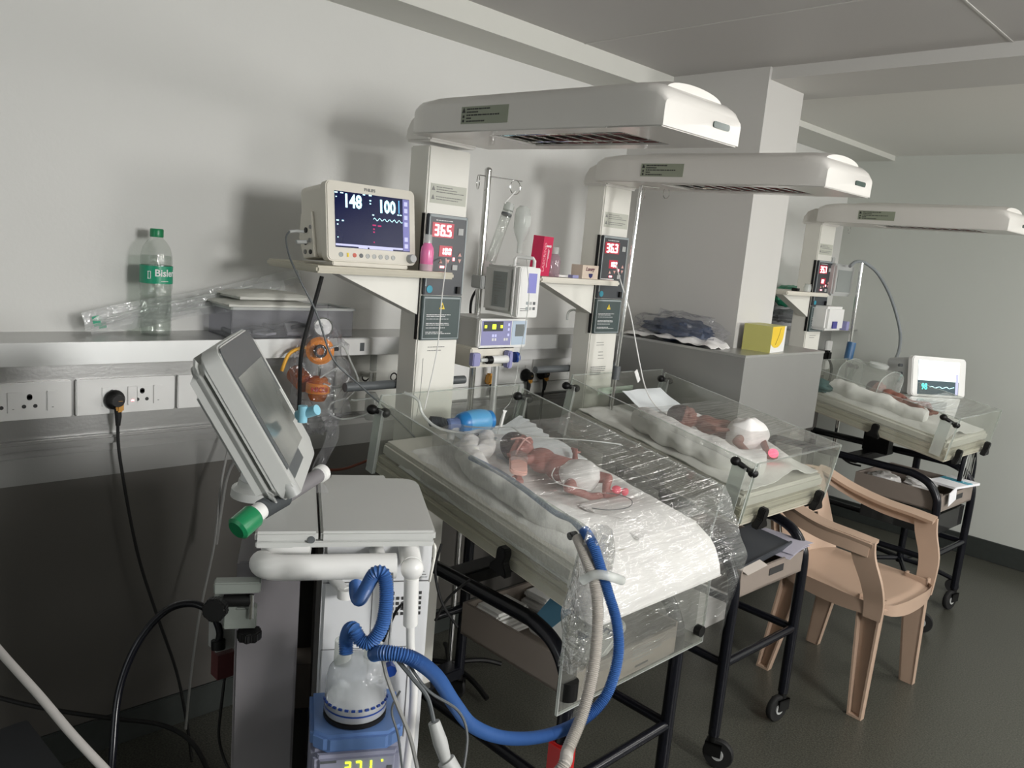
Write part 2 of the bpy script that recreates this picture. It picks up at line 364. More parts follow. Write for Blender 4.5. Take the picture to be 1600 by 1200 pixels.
def organic(name, m, caps, ells, parent=None, voxel=0.003, smooth=6, extra=None):
    """one continuous surface from tapered limbs and ellipsoids (world coordinates)"""
    b = MB()
    for p0, p1, r0, r1 in caps:
        p0, p1 = Vector(p0), Vector(p1); n = 5
        for i in range(n+1): q = p0.lerp(p1, i/n); rr = r0+(r1-r0)*i/n; b.ell(q, (rr, rr, rr), n=14, m=8)
        b.cyl(p0, p1, r0, r1, n=16)
    for c, r, rot in ells: b.ell(c, r, rot, n=24, m=16)
    me = bpy.data.meshes.new(name); b.b.to_mesh(me); b.b.free()
    t = bpy.data.objects.new(name+'_t', me); COL.objects.link(t)
    md = t.modifiers.new('r', 'REMESH'); md.mode = 'VOXEL'; md.voxel_size = voxel; md.use_smooth_shade = True
    sm = t.modifiers.new('s', 'SMOOTH'); sm.factor = 0.5; sm.iterations = smooth
    dg = bpy.context.evaluated_depsgraph_get(); dg.update(); m2 = bpy.data.meshes.new_from_object(t.evaluated_get(dg))
    bpy.data.objects.remove(t)
    nb = MB(); nb.b.from_mesh(m2); bpy.data.meshes.remove(m2)
    return nb.build(name, m, parent, world=parent is not None)

# ================================================================ the room
def sbox(name, lo, hi, m, bevel=0.0):
    return struct(MB().bb(lo, hi).build(name, m, bevel=bevel, smooth=False))
Y0, Y1, X1, ZC = -2.6, 4.95, 4.4, 2.215
sbox('floor', (-0.1, Y0, -0.1), (X1+0.1, Y1+0.1, 0), M_floor)
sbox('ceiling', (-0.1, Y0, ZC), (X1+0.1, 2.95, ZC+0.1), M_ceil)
sbox('ceiling', (-0.1, 2.95, ZC), (X1+0.1, Y1+0.1, ZC+0.1), mat('brightened_far_ceiling', (0.76, 0.75, 0.71), 0.55, var=0.03, scale=1.5))  # same ceiling in a lighter colour, standing in for more light in this bay
sbox('wall_left', (-0.1, Y0, 0), (0, Y1, ZC), M_wall)
sbox('wall_end', (-0.1, Y1, 0), (X1+0.1, Y1+0.1, ZC), M_wall2)
sbox('wall_right', (X1, Y0, 0), (X1+0.1, Y1, ZC), M_wall2)
sbox('wall_back', (-0.1, Y0-0.1, 0), (X1+0.1, Y0, ZC), M_wall2)
sbox('wall_pillar', (0, 2.75, 0), (0.62, 3.025, ZC), M_pillar)
sbox('trim_1', (0, Y0, 2.147), (0.199, 2.75, ZC), M_trimw)                  # boxing along the left wall
sbox('trim_2', (0, 2.765, 2.172), (X1, 3.13, ZC), M_pillar)                 # beam
sbox('trim_3', (0, 3.13, 2.187), (0.245, Y1, ZC), M_trimw)
# steel trunking with shelf
sbox('trim_4', (0, Y0, 1.172), (0.186, 2.57, 1.18), M_steel)
sbox('trim_5', (0.176, Y0, 1.127), (0.188, 2.57, 1.179), M_steelw)
sbox('trim_6', (0, Y0, 0.87), (0.03, 2.57, 1.172), M_steel)
sbox('trim_7', (0.03, Y0, 0.893), (0.055, 2.57, 0.915), M_steeld, 0.006)
sbox('trim_8', (0, Y0, 0.10), (0.022, 2.57, 0.80), M_clad)
sbox('trim_9', (0, Y0, 0.80), (0.026, 2.57, 0.87), M_steeld)
sbox('trim_10', (0.0, 2.57, 0.86), (0.777, 3.20, 1.172), M_steeld)           # cladding round the pillar
sbox('trim_11', (0.0, 2.568, 1.172), (0.779, 3.202, 1.181), M_steel)
sbox('trim_12', (0, 3.20, 1.172), (0.186, Y1, 1.18), M_steel)
sbox('trim_13', (0, 3.20, 0.87), (0.03, Y1, 1.172), M_steel)
sbox('trim_14', (0, 3.20, 0.10), (0.022, Y1, 0.87), M_clad)
sbox('baseboard_left', (0, Y0, 0), (0.028, Y1, 0.098), M_skirt, 0.003)
sbox('baseboard_end', (0.028, Y1-0.014, 0), (X1, Y1, 0.115), M_skirt, 0.003)
for i, (lo, hi) in enumerate([((0.199, 1.02, ZC-0.002), (X1, 1.028, ZC)), ((0.199, 2.2, ZC-0.002), (X1, 2.206, ZC)), ((1.39, Y0, ZC-0.002), (1.396, 2.765, ZC)), ((2.6, Y0, ZC-0.002), (2.606, 2.765, ZC))]):
    sbox('trim_%d' % (15+i), lo, hi, M_pillar)
sbox('window_3', (1.2, Y0, 1.2), (2.6, Y0+.03, 2.1), M_white)  # unseen panel added on the back wall to go with the fill lamp
MB().bb((1.25, Y0+.03, 1.25), (2.55, Y0+.034, 2.05)).build('pane', glow('daylight_pane', (0.9, 0.95, 1.0), 2.0), bpy.data.objects['window_3'], world=True)  # glowing face of the added fill panel
for i, (ya, yb, za, zb) in enumerate([(0.85, 1.65, 1.42, 2.08), (3.5, 4.5, 1.2, 2.0)]):
    f = MB()
    for lo, hi in (((4.37, ya-.05, za-.05), (4.4, yb+.05, za)), ((4.37, ya-.05, zb), (4.4, yb+.05, zb+.05)), ((4.37, ya-.05, za), (4.4, ya, zb)), ((4.37, yb, za), (4.4, yb+.05, zb)), ((4.375, (ya+yb)/2-.015, za), (4.4, (ya+yb)/2+.015, zb))): f.bb(lo, hi)
    w = struct(f.build('window_%d' % (i+1), M_white, smooth=False))
    MB().bb((4.385, ya, za), (4.39, yb, zb)).build('pane', glow('daylight_pane', (0.9, 0.95, 1.0), 2.0), w, world=True)

for i, (lx, ly, pw) in enumerate(LAMPS):
    t = thing('ceiling_light', ['square ceiling light panel in the near bay', 'square ceiling light panel in the far bay beyond the beam'][i], 'ceiling light', (lx, ly, 2.18), 0, 'square ceiling light panels')
    m = MB()
    for lo, hi in (((-.30, -.30, 0), (.30, -.27, .035)), ((-.30, .27, 0), (.30, .30, .035)), ((-.30, -.27, 0), (-.27, .27, .035)), ((.27, -.27, 0), (.30, .27, .035))): m.bb(lo, hi)
    m.build('frame', M_white, t, smooth=False); MB().bb((-.27, -.27, .012), (.27, .27, .02)).build('diffuser', glow('lamp_diffuser', (1, .98, .95), 6.0), t, smooth=False)

# ================================================================ radiant warmers
POSE = [(.443, 1.434, .002), (.37, 2.268, -.024), (.418, 3.852, -.041)]
TILT = R(9)
def bed(u, v, h):                                      # warmer-local point on the tilted bed
    s = (.78-u)/math.cos(TILT)
    return Vector((.78-s*math.cos(TILT)+h*math.sin(TILT), v, .765+s*math.sin(TILT)+h*math.cos(TILT)))
BEDM = Matrix(((math.cos(TILT), 0, math.sin(TILT), .78), (0, 1, 0, 0), (-math.sin(TILT), 0, math.cos(TILT), .765), (0, 0, 0, 1)))   # x toward foot (<=0 on bed), z up off the bed
DX = Matrix(((0, 0, 1, 0), (1, 0, 0, 0), (0, 1, 0, 0), (0, 0, 0, 1)))   # drawing plane x->+v, y->z, normal +u
def DN(u, v, z): return Matrix.Translation((u, v, z)) @ DX
DS = Matrix(((1, 0, 0, 0), (0, 0, -1, 0), (0, 1, 0, 0), (0, 0, 0, 1)))  # x->+u, y->z, normal -v
def DSN(u, v, z): return Matrix.Translation((u, v, z)) @ DS

def caster(t, u, v, ang):
    m = MB(); m.cyl((u, v, .10), (u, v, .075), .014, n=12)
    ca, sa = math.cos(ang), math.sin(ang)
    T = Matrix.Translation((u, v, 0)) @ Matrix.Rotation(ang, 4, 'Z')
    m.T = T; m.bb((-.03, -.018, .04), (.02, -.013, .08)); m.bb((-.03, .013, .04), (.02, .018, .08)); m.bb((-.03, -.018, .074), (.02, .018, .08))
    c = m.build('caster', M_blackp, t)
    w = MB(T); w.lathe([(.02, -.010), (.043, -.010), (.046, -.006), (.046, .006), (.043, .010), (.02, .010)], (-.02, 0, .046), (0, 1, 0), n=24)
    w.build('wheel', M_rubber, c)
    h = MB(T); h.cyl((-.02, -.014, .046), (-.02, .014, .046), .018, n=16); h.build('wheel_hub', M_lgrey, c)

def clamp_bell(u, v, side):                            # black bell-shaped side clamp, side=-1/+1 in v, or 'f' for foot
    m = MB()
    prof = [(-.028, 0), (.028, 0), (.026, .012), (.013, .028), (.015, .05), (.010, .062), (-.010, .062), (-.015, .05), (-.013, .028), (-.026, .012)]
    if side == 'f':
        m.T = BEDM; m.prism(prof, (.008, v, -.005), (0, 1, 0), (0, 0, 1), (.022, 0, 0))
    else:
        m.T = BEDM; m.prism(prof, (u-.78, v, -.005), (1, 0, 0), (0, 0, 1), (0, .022*side, 0))
    return m
def knob_pair(p, q):                                   # black dumb-bell corner clip
    m = MB(); m.cyl(p, q, .008, n=10)
    for c in (p, q): m.ell(c, (.015, .015, .013), n=14, m=8)
    return m

def warmer(w, label, digits, small, foot_down=False, hb=0.0, hf=0.0, hu1=.80):
    X, Y, T = POSE[w]
    t = thing('radiant_warmer', label, 'infant warmer', (X, Y, 0), T, 'radiant infant warmers')
    # undercarriage
    for v in (-.207, .207):
        arc = [(.30, v, .68), (.60, v, .68), (.66, v, .677), (.72, v, .655), (.757, v, .61), (.77, v, .55), (.77, v, .35), (.77, v, .10)]
        MB().tube([(-.02, v, .68)]+arc, .017, n=12, res=5).build('leg', M_black, t)
        MB().tube([(-.02, v, .10), (-.02, v, .40), (-.02, v, .68)], .017, n=12, smooth=False).build('leg', M_black, t)
        MB().tube([(-.02, v, .33), (.77, v, .33)], .013, n=10, smooth=False).build('side_rail', M_black, t)
        caster(t, .77, v, R(200 if v < 0 else 80)); caster(t, -.02, v, R(30))
    MB().tube([(.77, -.207, .33), (.77, .207, .33)], .013, n=10, smooth=False).build('cross_rail', M_black, t)
    MB().tube([(-.02, -.207, .33), (-.02, .207, .33)], .013, n=10, smooth=False).build('cross_rail', M_black, t)
    MB().bb((.34, -.2, .655), (.40, .2, .69)).bb((.34, -.03, .69), (.46, .03, .80)).build('bed_support', M_blackp, t, bevel=.004)
    # drawer under the bed
    d = MB(); a, b, z0, z1 = .40, .775, .535, .605
    for lo, hi in (((a, -.188, z0), (b, .188, z0+.006)), ((a, -.188, z0), (b, -.180, z1+.012)), ((a, .18, z0), (b, .188, z1+.012)), ((a, -.18, z0), (a+.008, .18, z1+.012)), ((b-.008, -.18, z0), (b, .18, z1))): d.bb(lo, hi)
    dr = d.build('drawer', M_trayD, t, smooth=False)
    if w == 0:
        l = MB(); lines(l, DN(b+.0005, 0, z0+.045), .01, .14, .012, -.0085*-1, 4, .0035, 5); l.build('printed_label', M_inkg, dr)
        l = MB(); l.T = DN(b+.0005, 0, z0+.02); l.box((.05, -.006, .0005), (.05, .004, .001)); l.build('printed_bar', M_ink, dr)
    else:
        MB(DN(b, 0, z0+.04)).box((.02, .003, .001), (.085, .022, .002)).build('drawer_label', M_ink, dr)
    # column
    cw, dp, ht = .148, .085, 1.736
    MB().bb((-dp, -cw/2, .10), (0, cw/2, ht)).build('column', M_cream, t, bevel=.004)
    MB().bb((-.06, -.20, .09), (.0, .20, .13)).build('column_foot', M_black, t, bevel=.004)
    # panel with read-out
    pn = MB().bb((.0, -.070, 1.336), (.012, .070, 1.557)).build('control_panel', M_panel, t, bevel=.002, label='dark panel with glowing red temperature figures')
    MB().bb((-.012, -.0765, 1.21), (.0, -.0742, 1.557)).build('panel_side', M_blackp, t, smooth=False)
    fr = MB(DN(.0125, 0, 0))
    for x0, x1, y0, y1 in ((-.068, .068, 1.549, 1.5555), (-.068, -.064, 1.36, 1.5555), (.064, .068, 1.34, 1.5555)): fr.box(((x0+x1)/2, (y0+y1)/2, 0), (x1-x0, y1-y0, .001))
    fr.build('panel_border', M_pgrey, pn, smooth=False)
    MB(DN(.0125, 0, 0)).box((-.018, 1.515, 0), (.076, .040, .001)).box((-.004, 1.4585, 0), (.046, .030, .001)).build('display_window', M_ledbg, pn, smooth=False)
    sv = MB(); seven(sv, DN(.0135, -.050, 1.499), digits, .031, .0165, .0055, .0048); sv.build('temperature_digits', M_ledw, pn, smooth=False, label='large red glowing digits')
    sv = MB(); seven(sv, DN(.0135, -.021, 1.449), small, .018, .0095, .0035, .0034); sv.build('output_digits', M_ledw, pn, smooth=False)
    k = MB(DN(.0125, 0, 0)); k.box((.045, 1.515, .0008), (.018, .018, .002)); k.box((.032, 1.415, .0008), (.018, .014, .002)); k.build('key', M_lgrey, pn, smooth=False)
    k = MB(DN(.0125, 0, 0)); k.prism([(-.006, 0), (.006, 0), (0, .011)], (-.020, 1.425, 0), (1,0,0), (0,1,0), (0,0,.001)); k.prism([(-.006, .011), (.006, .011), (0, 0)], (.006, 1.425, 0), (1,0,0), (0,1,0), (0,0,.001))
    k.prism([(-.006, 0), (.006, 0), (0, .011)], (.048, 1.447, 0), (1,0,0), (0,1,0), (0,0,.001)); k.prism([(-.006, .011), (.006, .011), (0, 0)], (.048, 1.428, 0), (1,0,0), (0,1,0), (0,0,.001)); k.build('arrow_key', M_tape, pn, smooth=False)
    lm = MB(DN(.0125, 0, 0)); lm.box((-.014, 1.415, .001), (.014, .006, .002)); lm.box((.026, 1.438, .001), (.006, .009, .002)); lm.build('indicator_lamp', M_led, pn, smooth=False)
    l = MB(); lines(l, DN(.0125, 0, 1.541), -.045, .055, 0, .004, 1, .0022, 3); l.build('panel_print', M_inkw, pn, smooth=False)
    bd = MB(DN(.0125, 0, 0)); bd.lathe([(.0105, 0), (.0105, .001)], (-.052, 1.352, 0), (0, 0, 1), n=20); bd.build('round_badge', M_teal, pn)
    MB(DN(.012, 0, 0)).box((.048, 1.352, .004), (.012, .02, .008)).build('rocker_switch', M_blackp, pn, bevel=.001)
    wp = MB().bb((.0, -.070, 1.209), (.010, .070, 1.334)).build('warning_panel', M_panelt, t, bevel=.0015, label='slate panel with yellow triangle and white print')
    fr = MB(DN(.0105, 0, 0))
    for x0, x1, y0, y1 in ((-.066, .066, 1.326, 1.3305), (-.066, .066, 1.2125, 1.2150), (-.066, -.0635, 1.2125, 1.3305), (.0635, .066, 1.2125, 1.3305)): fr.box(((x0+x1)/2, (y0+y1)/2, 0), (x1-x0, y1-y0, .001))
    fr.build('panel_border', M_pgrey, wp, smooth=False)
    MB(DN(.0105, 0, 0)).prism([(-.010, 0), (.010, 0), (0, .019)], (-.001, 1.297, 0), (1,0,0), (0,1,0), (0,0,.001)).build('warning_triangle', M_warn, wp, smooth=False)
    MB(DN(.0118, 0, 0)).box((-.001, 1.3045, 0), (.0022, .008, .0008)).build('exclamation_mark', M_ink, wp, smooth=False)
    l = MB()
    for q, yy in enumerate((1.281, 1.269, 1.2565, 1.244, 1.232)): lines(l, DN(.0108, 0, yy), -.055, .055, 0, .0045, 2 if q % 2 == 0 else 1, .0018, 10+q)
    l.build('warning_print', M_inkw, wp, smooth=False)
    lb = MB(DN(.0003, 0, 0)); lb.box((.002, 1.612, 0), (.128, .052, .001)); lb = lb.build('column_label', M_labelp, t, smooth=False)
    l = MB(); lines(l, DN(.0012, 0, 1.630), -.042, .056, 0, .0065, 3, .0022, 21); lines(l, DN(.0012, 0, 1.604), -.042, .056, 0, .0065, 2, .0022, 22)
    l.T = DN(.0012, 0, 0)
    for yy in (1.620, 1.596): l.prism([(-.006, 0), (.006, 0), (0, .012)], (-.053, yy, 0), (1,0,0), (0,1,0), (0,0,.0006))
    l.build('label_print', M_inkg, lb, smooth=False)
    if w == 1:
        l = MB(); lines(l, DN(.0006, 0, 1.175), -.035, .04, 0, .009, 2, .002, 31); lines(l, DN(.0006, 0, 1.14), -.02, .03, 0, .012, 3, .002, 32); lines(l, DN(.0006, 0, 1.085), -.055, .05, 0, .007, 5, .003, 33); l.build('rating_plate_print', M_inkg, t, smooth=False)
    else:
        l = MB(); lines(l, DN(.0006, 0, 1.188), -.035, .045, 0, .010, 2, .0022, 34); l.build('rating_plate_print', M_inkg, t, smooth=False)
    # side tray and bracket
    sy0 = -.43 if w == 0 else -.40
    MB().bb((-.20, sy0, 1.384), (.055, -.005 if w else .0, 1.402)).build('instrument_tray', M_tray if w == 0 else M_ivory, t, bevel=.005)
    MB().prism([(-.34, 1.384), (-.072, 1.384), (-.072, 1.278)], (-.004, 0, 0), (0, 1, 0), (0, 0, 1), (-.045, 0, 0)).build('tray_bracket', M_cream, t, smooth=False)
    # accessory rail through the column
    MB().cyl((-.10, -.235, 1.065), (-.10, .20, 1.065), .013, n=16).build('accessory_rail', M_grey, t)
    # hood
    hz = 1.748+hb; tl = math.atan2(hb-hf, hu1)
    HM = Matrix.Translation((0, 0, hz)) @ Matrix.Rotation(tl, 4, 'Y')
    hw = .142
    sec = [(-hw, 0), (-hw, .064), (-hw+.003, .075), (-hw+.012, .083), (-hw+.03, .088), (hw-.03, .088), (hw-.012, .083), (hw-.003, .075), (hw, .064), (hw, 0)]
    def ringat(m, u, sh=1.0, sv=1.0): return [m._v((u, y*sh, z*sv)) for y, z in sec]
    m = MB(HM); inner = [(y*.97, max(0, z-.004)) for y, z in sec]
    stations = [(-.0, .93, .80), (.03, 1, .92), (.10, 1, 1), (hu1-.08, 1, 1), (hu1-.05, .997, .975), (hu1-.025, .99, .91), (hu1-.01, .985, .80), (hu1, .98, .62)]
    rings = [ringat(m, u, a, b) for u, a, b in stations]
    n = len(sec)
    for A, B in zip(rings, rings[1:]):
        for i in range(n-1): m.b.faces.new((A[i], A[i+1], B[i+1], B[i]))
    m.b.faces.new(rings[0]); m.b.faces.new(rings[-1][::-1])
    # underside frame round the heater opening
    for lo, hi in (((0, -hw*.96, -.002), (.24, hw*.96, .004)), ((hu1-.14, -hw*.96, -.002), (hu1-.004, hw*.96, .004)), ((.24, -hw*.985, -.002), (hu1-.14, -.085, .004)), ((.24, .085, -.002), (hu1-.14, hw*.985, .004))): m.bb(lo, hi)
    hd = m.build('hood', M_hood, t)
    m = MB(HM); dsec = [(-.105*math.cos(a), .080+.024*math.sin(a)) for a in [math.pi*k/14 for k in range(15)]]
    rings = []
    for u, s in ((.09, .05), (.12, .55), (.17, .95), (.24, 1), (hu1-.20, 1), (hu1-.10, 1), (hu1-.055, .96), (hu1-.03, .8)):
        rings.append([m._v((u, y*(.75+.25*s), .074+(z-.074)*s)) for y, z in dsec])
    for A, B in zip(rings, rings[1:]):
        for i in range(14): m.b.faces.new((A[i], A[i+1], B[i+1], B[i]))
    m.b.faces.new(rings[0]); m.b.faces.new(rings[-1][::-1]); m.build('hood_dome', M_hood, hd)
    m = MB(HM); m.prism([(-.10, -.012), (.012, -.012), (.012, .066), (-.045, .062), (-.078, .048), (-.096, .022)], (0, -.085, 0), (1, 0, 0), (0, 0, 1), (0, .17, 0)); m.build('hood_neck', M_hood, hd, bevel=.006)
    m = MB(HM); m.prism([(.24, .002), (.28, .04), (hu1-.18, .04), (hu1-.14, .002)], (0, -.084, 0), (1, 0, 0), (0, 0, 1), (0, .002, 0)); m.prism([(.24, .002), (.28, .04), (hu1-.18, .04), (hu1-.14, .002)], (0, .082, 0), (1, 0, 0), (0, 0, 1), (0, .002, 0))
    m.bb((.25, -.08, .038), (hu1-.15, .08, .042)); m.build('heat_reflector', M_chrome, hd, smooth=False)
    m = MB(HM)
    for v in (-.035, .0, .035): m.cyl((.27, v, .020), (hu1-.17, v, .020), .006, n=10)
    m.build('heater_rod', mat('heater_rod_quartz', (0.30, 0.10, 0.10), 0.2, var=.1), hd)
    m = MB(HM)
    for k in range(9): m.cyl((.26+k*.047, -.084, .003), (.26+k*.047, .084, .003), .0013, n=6)
    for v in (-.05, .05): m.cyl((.24, v, .003), (hu1-.14, v, .003), .0013, n=6)
    m.build('heater_guard', M_chrome, hd)
    lb = MB(HM @ DSN(.285, -hw-.0006, .036)).box((0, 0, 0), (.165, .040, .001)).build('hood_label', M_label, hd, smooth=False, label='pale green warning label')
    l = MB(); TT = HM @ DSN(.285, -hw-.0013, .036)
    for q, yy in enumerate((.014, .007, .0, -.007, -.014)): lines(l, TT, -.062, [.05, .0, .078, -.03, .03][q], yy, .01, 1, .003, 40+q)
    l.T = TT; l.prism([(-.006, 0), (.006, 0), (0, .012)], (-.073, .006, 0), (1,0,0), (0,1,0), (0,0,.0006)); l.box((-.073, -.003, .0003), (.006, .006, .0006)); l.box((-.073, -.013, .0003), (.006, .006, .0006)); l.build('label_print', M_ink, lb, smooth=False)
    MB(HM @ DN(hu1-.007, .062, .030)).prism(rrect(.062, .013, .006), (0, 0, 0), (1, 0, 0), (0, 1, 0), (0, 0, .010)).build('hood_window', mat('dark_green_window', (0.03, 0.06, 0.05), .2), hd)
    # bed tray
    m = MB(BEDM); m.bb((-.72, -.252, 0), (0, .252, .028)).bb((-.71, -.244, .028), (-.008, .244, .046)); m.build('bed_tray', M_tray, t, bevel=.004)
    pt = .006
    def pan(name, lo, hi):
        p = MB(BEDM).bb(lo, hi).build(name, M_acr, t, smooth=False)
        e = MB(BEDM); xa, ya, za = lo; xb, yb, zb = hi; e.bb((xa, ya, zb), (xb, yb, zb+.0018))
        if abs(xb-xa) > abs(yb-ya): e.bb((xa-.0015, ya, za), (xa, yb, zb)); e.bb((xb, ya, za), (xb+.0015, yb, zb))
        else: e.bb((xa, ya-.0015, za), (xb, ya, zb)); e.bb((xa, yb, za), (xb, yb+.0015, zb))
        e.build('panel_edge', M_acre, p, smooth=False); return p
    H = .195
    pan('side_panel', (-.715, -.262, .012), (0, -.262+pt, H)); pan('side_panel', (-.715, .262-pt, .012), (0, .262, H))
    pan('head_panel', (-.728, -.25, .03), (-.728+pt, .25, H+.01))
    if foot_down:
        p = MB().bb((.800, -.275, .555), (.806, .262, .77)).build('foot_panel', M_acr, t, smooth=False)
        e = MB().bb((.800, -.275, .552), (.806, .262, .5545)).bb((.800, -.278, .552), (.806, -.275, .77)).bb((.800, .262, .552), (.806, .265, .77)); e.build('panel_edge', M_acre, p, smooth=False)
        MB().cyl((.80, -.245, .58), (.80, -.245, .62), .022, n=14).build('panel_knob', M_blackp, t)
        MB().cyl((.808, .222, .60), (.825, .222, .60), .014, n=14).build('panel_knob', M_blackp, t)
    else:
        pan('foot_panel', (-.002, -.25, .012), (pt-.002, .25, H))
        for v in (-.17, .17): clamp_bell(0, v, 'f').build('panel_clamp', M_blackp, t, bevel=.003)
    for v, s in ((-.262, -1), (.262, 1)):
        for u in ((.60,) if w == 0 else ((.50,) if w == 1 else (.12, .48))): clamp_bell(u, v, s).build('panel_clamp', M_blackp, t, bevel=.003)
    B3 = lambda x, y, z: BEDM @ Vector((x, y, z))
    knob_pair(B3(-.722, -.275, H-.025), B3(-.70, -.25, H-.028)).build('corner_clip', M_blackp, t)
    knob_pair(B3(-.722, .25, H-.025), B3(-.70, .275, H-.028)).build('corner_clip', M_blackp, t)
    for x, y in ((-.705, -.266), (-.705, .256)): MB(BEDM).bb((x-.018, y, .0), (x+.012, y+.01, H-.02)).build('clip_strap', M_acre, t, smooth=False)
    if w == 0: MB(BEDM).cyl((-.02, -.272, H-.03), (-.02, -.255, H-.03), .008, n=12).build('corner_clip', M_blackp, t)
    else:
        knob_pair(B3(-.055, -.27, H-.012), B3(-.005, -.25, H-.030)).build('corner_clip', M_blackp, t)
        MB(BEDM).bb((-.065, -.2665, .02), (-.02, -.2635, H-.02)).build('clip_strap', M_acre, t, smooth=False)
    return t, hd
W1, H1 = warmer(0, 'nearest radiant warmer, reading 36.5, with a cling-film covered cot and hanging foot panel', '36.5', '100', True, hb=.008, hf=-.008)
W2, H2 = warmer(1, 'middle radiant warmer, reading 36.3, in front of the steel-clad pillar', '36.3', '100', False, hb=-.012, hf=-.030, hu1=.83)
W3, H3 = warmer(2, 'farthest radiant warmer, beyond the pillar with a white monitor at its side', '35.7', '82', False, hb=-.010, hf=-.020, hu1=.82)
WM = [WORLD[W1.name], WORLD[W2.name], WORLD[W3.name]]
def BW(w, x, y, z): return WM[w] @ (BEDM @ Vector((x, y, z)))       # bed coords -> world (x<=0 toward the head)
BF = [WM[w] @ BEDM for w in range(3)]
M_pkt = clear('packet_film', (.93, .93, .93), .28, mcol=(.74, .76, .75), refl=.7, rough=.12, bump=.6, bscale=(25, 25, 25))

# ================================================================ wall services, sockets, plugs
def socket_plate(y0, y1, mods, label, group='white socket plates in the steel trunking'):
    """mods: list of (kind, y) ; kind 's' three-pin socket, 'w' switch"""
    t = MB().bb((.030, y0, .970), (.044, y1, 1.062)).build('socket_plate', M_white, bevel=.002)
    tag(t, label, 'socket', group)
    for k, y in mods:
        if k == 's':
            f = MB().bb((.044, y-.024, .990), (.047, y+.024, 1.040)).build('socket_module', M_white, t, world=True, bevel=.001)
            h = MB()
            for dy, dz, r in ((0, .013, .0062), (0, .010, .0062), (-.012, -.011, .0048), (.012, -.011, .0048)): h.cyl((.0468, y+dy, 1.015+dz), (.0476, y+dy, 1.015+dz), r, n=12)
            h.build('pin_holes', M_ink, f, world=True)
        else:
            f = MB().bb((.044, y-.012, .990), (.048, y+.012, 1.040)).build('switch', M_white, t, world=True, bevel=.001)
            MB().bb((.048, y-.002, .998), (.0484, y+.002, 1.000)).build('switch_mark', M_red if abs(y-.69) < .03 and False else M_inkg, f, world=True)
    return t
yA = at(112, 625, x=.044).y; yB0 = at(119, 625, x=.044).y; yB1 = at(273, 610, x=.044).y; yC0 = at(278, 610, x=.044).y
Y_ = lambda px, py=620: at(px, py, x=.046).y
socket_plate(yA-.25, yA, [('w', Y_(20)), ('s', Y_(46)), ('w', Y_(82)), ('s', Y_(0)-.01), ('w', Y_(0)-.06)], 'white socket plate at the left edge, nothing plugged in')
PB = socket_plate(yB0, yB1, [('w', Y_(207)), ('s', Y_(180)-.008), ('s', Y_(222)), ('w', Y_(247))], 'white socket plate holding the black plug under the water bottle')
socket_plate(yC0, yC0+.25, [('s', Y_(322)), ('w', Y_(346))], 'white socket plate half hidden behind the ventilator screen')
MB().bb((.048, Y_(207)-.003, 1.0), (.049, Y_(207)+.003, 1.004)).build('neon_lamp', M_led, PB, world=True)
for i, (a, b, lb) in enumerate([(1.80, 2.03, 'white socket plate with the amber plug, behind the syringe pump'), (2.035, 2.25, 'white socket plate with two black plugs side by side'), (2.255, 2.50, 'white socket plate nearest the pillar cladding')]):
    socket_plate(a, b, [('w', b-.03)], lb)
t = MB().bb((.030, 1.80, 1.066), (.075, 2.50, 1.118)).bb((.030, 1.80, .925), (.05, 2.50, .968)).build('cable_trunking', M_white, bevel=.004)
tag(t, 'white plastic cable trunking above and below the sockets behind the syringe pump', 'trunking')
def plug(p, face, label, yel=False):
    x, y, z = p
    t = thing('mains_plug', label, 'plug', (x, y, z-.03))
    if yel:
        MB().prism([(-.017, -.022), (.017, -.022), (.012, .018), (-.012, .018)], (x-.002, y, z), (0,1,0), (0,0,1), (.030, 0, 0)).build('plug_body', M_plugy, t, world=True, bevel=.006)
    else:
        m = MB(); m.lathe([(.024, 0), (.026, .006), (.024, .012), (.018, .018), (.015, .036)], (x, y, z), (1, 0, .05), n=22); m.build('plug_body', M_blackp, t, world=True)
        MB().bb((x+.02, y-.004, z-.028), (x+.036, y+.014, z+.006)).build('plug_cover', M_plugy, t, world=True, bevel=.004)
    m = MB(); m.tube([(x+.022, y+.002, z-.02), (x+.024, y+.003, z-.04), (x+.022, y+.003, z-.065)], [.009, .0085, .006], n=10, res=1, smooth=False); m.build('cord_grip', M_rubber, t, world=True)
    return t
pl = at(178, 624, x=.047); plug(pl, None, 'black mains plug with long black flex below the water bottle')
p2 = at(762, 590, x=.047); plug(p2, None, 'amber triangular mains plug below the syringe pump', True)
p3 = at(820, 586, x=.047); plug(p3, None, 'black mains plug, left of the pair beside the middle warmer')
p4 = at(845, 583, x=.047); plug(p4, None, 'black mains plug, right of the pair beside the middle warmer')
def cable(name, pts, r, m, label, cat='cable', ribs=0, n=10, group=None):
    o = MB().tube(pts, r, n=n, ribs=ribs).build(name, m); return tag(o, label, cat, group)
cable('power_cord', [pl+Vector((.02, .003, -.06)), at(188, 720, x=.07), at(214, 860, x=.075), at(245, 960, x=.09), at(276, 1050, x=.12), at(292, 1130, x=.2), at(300, 1190, x=.28)], .0042, M_rubber, 'black power cord hanging from the plug below the water bottle', n=8)
cable('power_cord', [p2+Vector((.02, 0, -.05)), at(765, 612, x=.07), at(768, 640, x=.09), at(775, 690, x=.12)], .003, M_rubber, 'black power cord hanging from the amber plug', n=8)
cable('power_cord', [p3+Vector((.02, .002, -.06)), at(822, 640, x=.08), at(823, 700, x=.10)], .0045, M_rubber, 'black power cord of the left plug beside the middle warmer', n=8)
cable('power_cord', [p4+Vector((.02, .002, -.06)), at(845, 640, x=.08), at(842, 700, x=.10)], .0045, M_rubber, 'black power cord of the right plug beside the middle warmer', n=8)
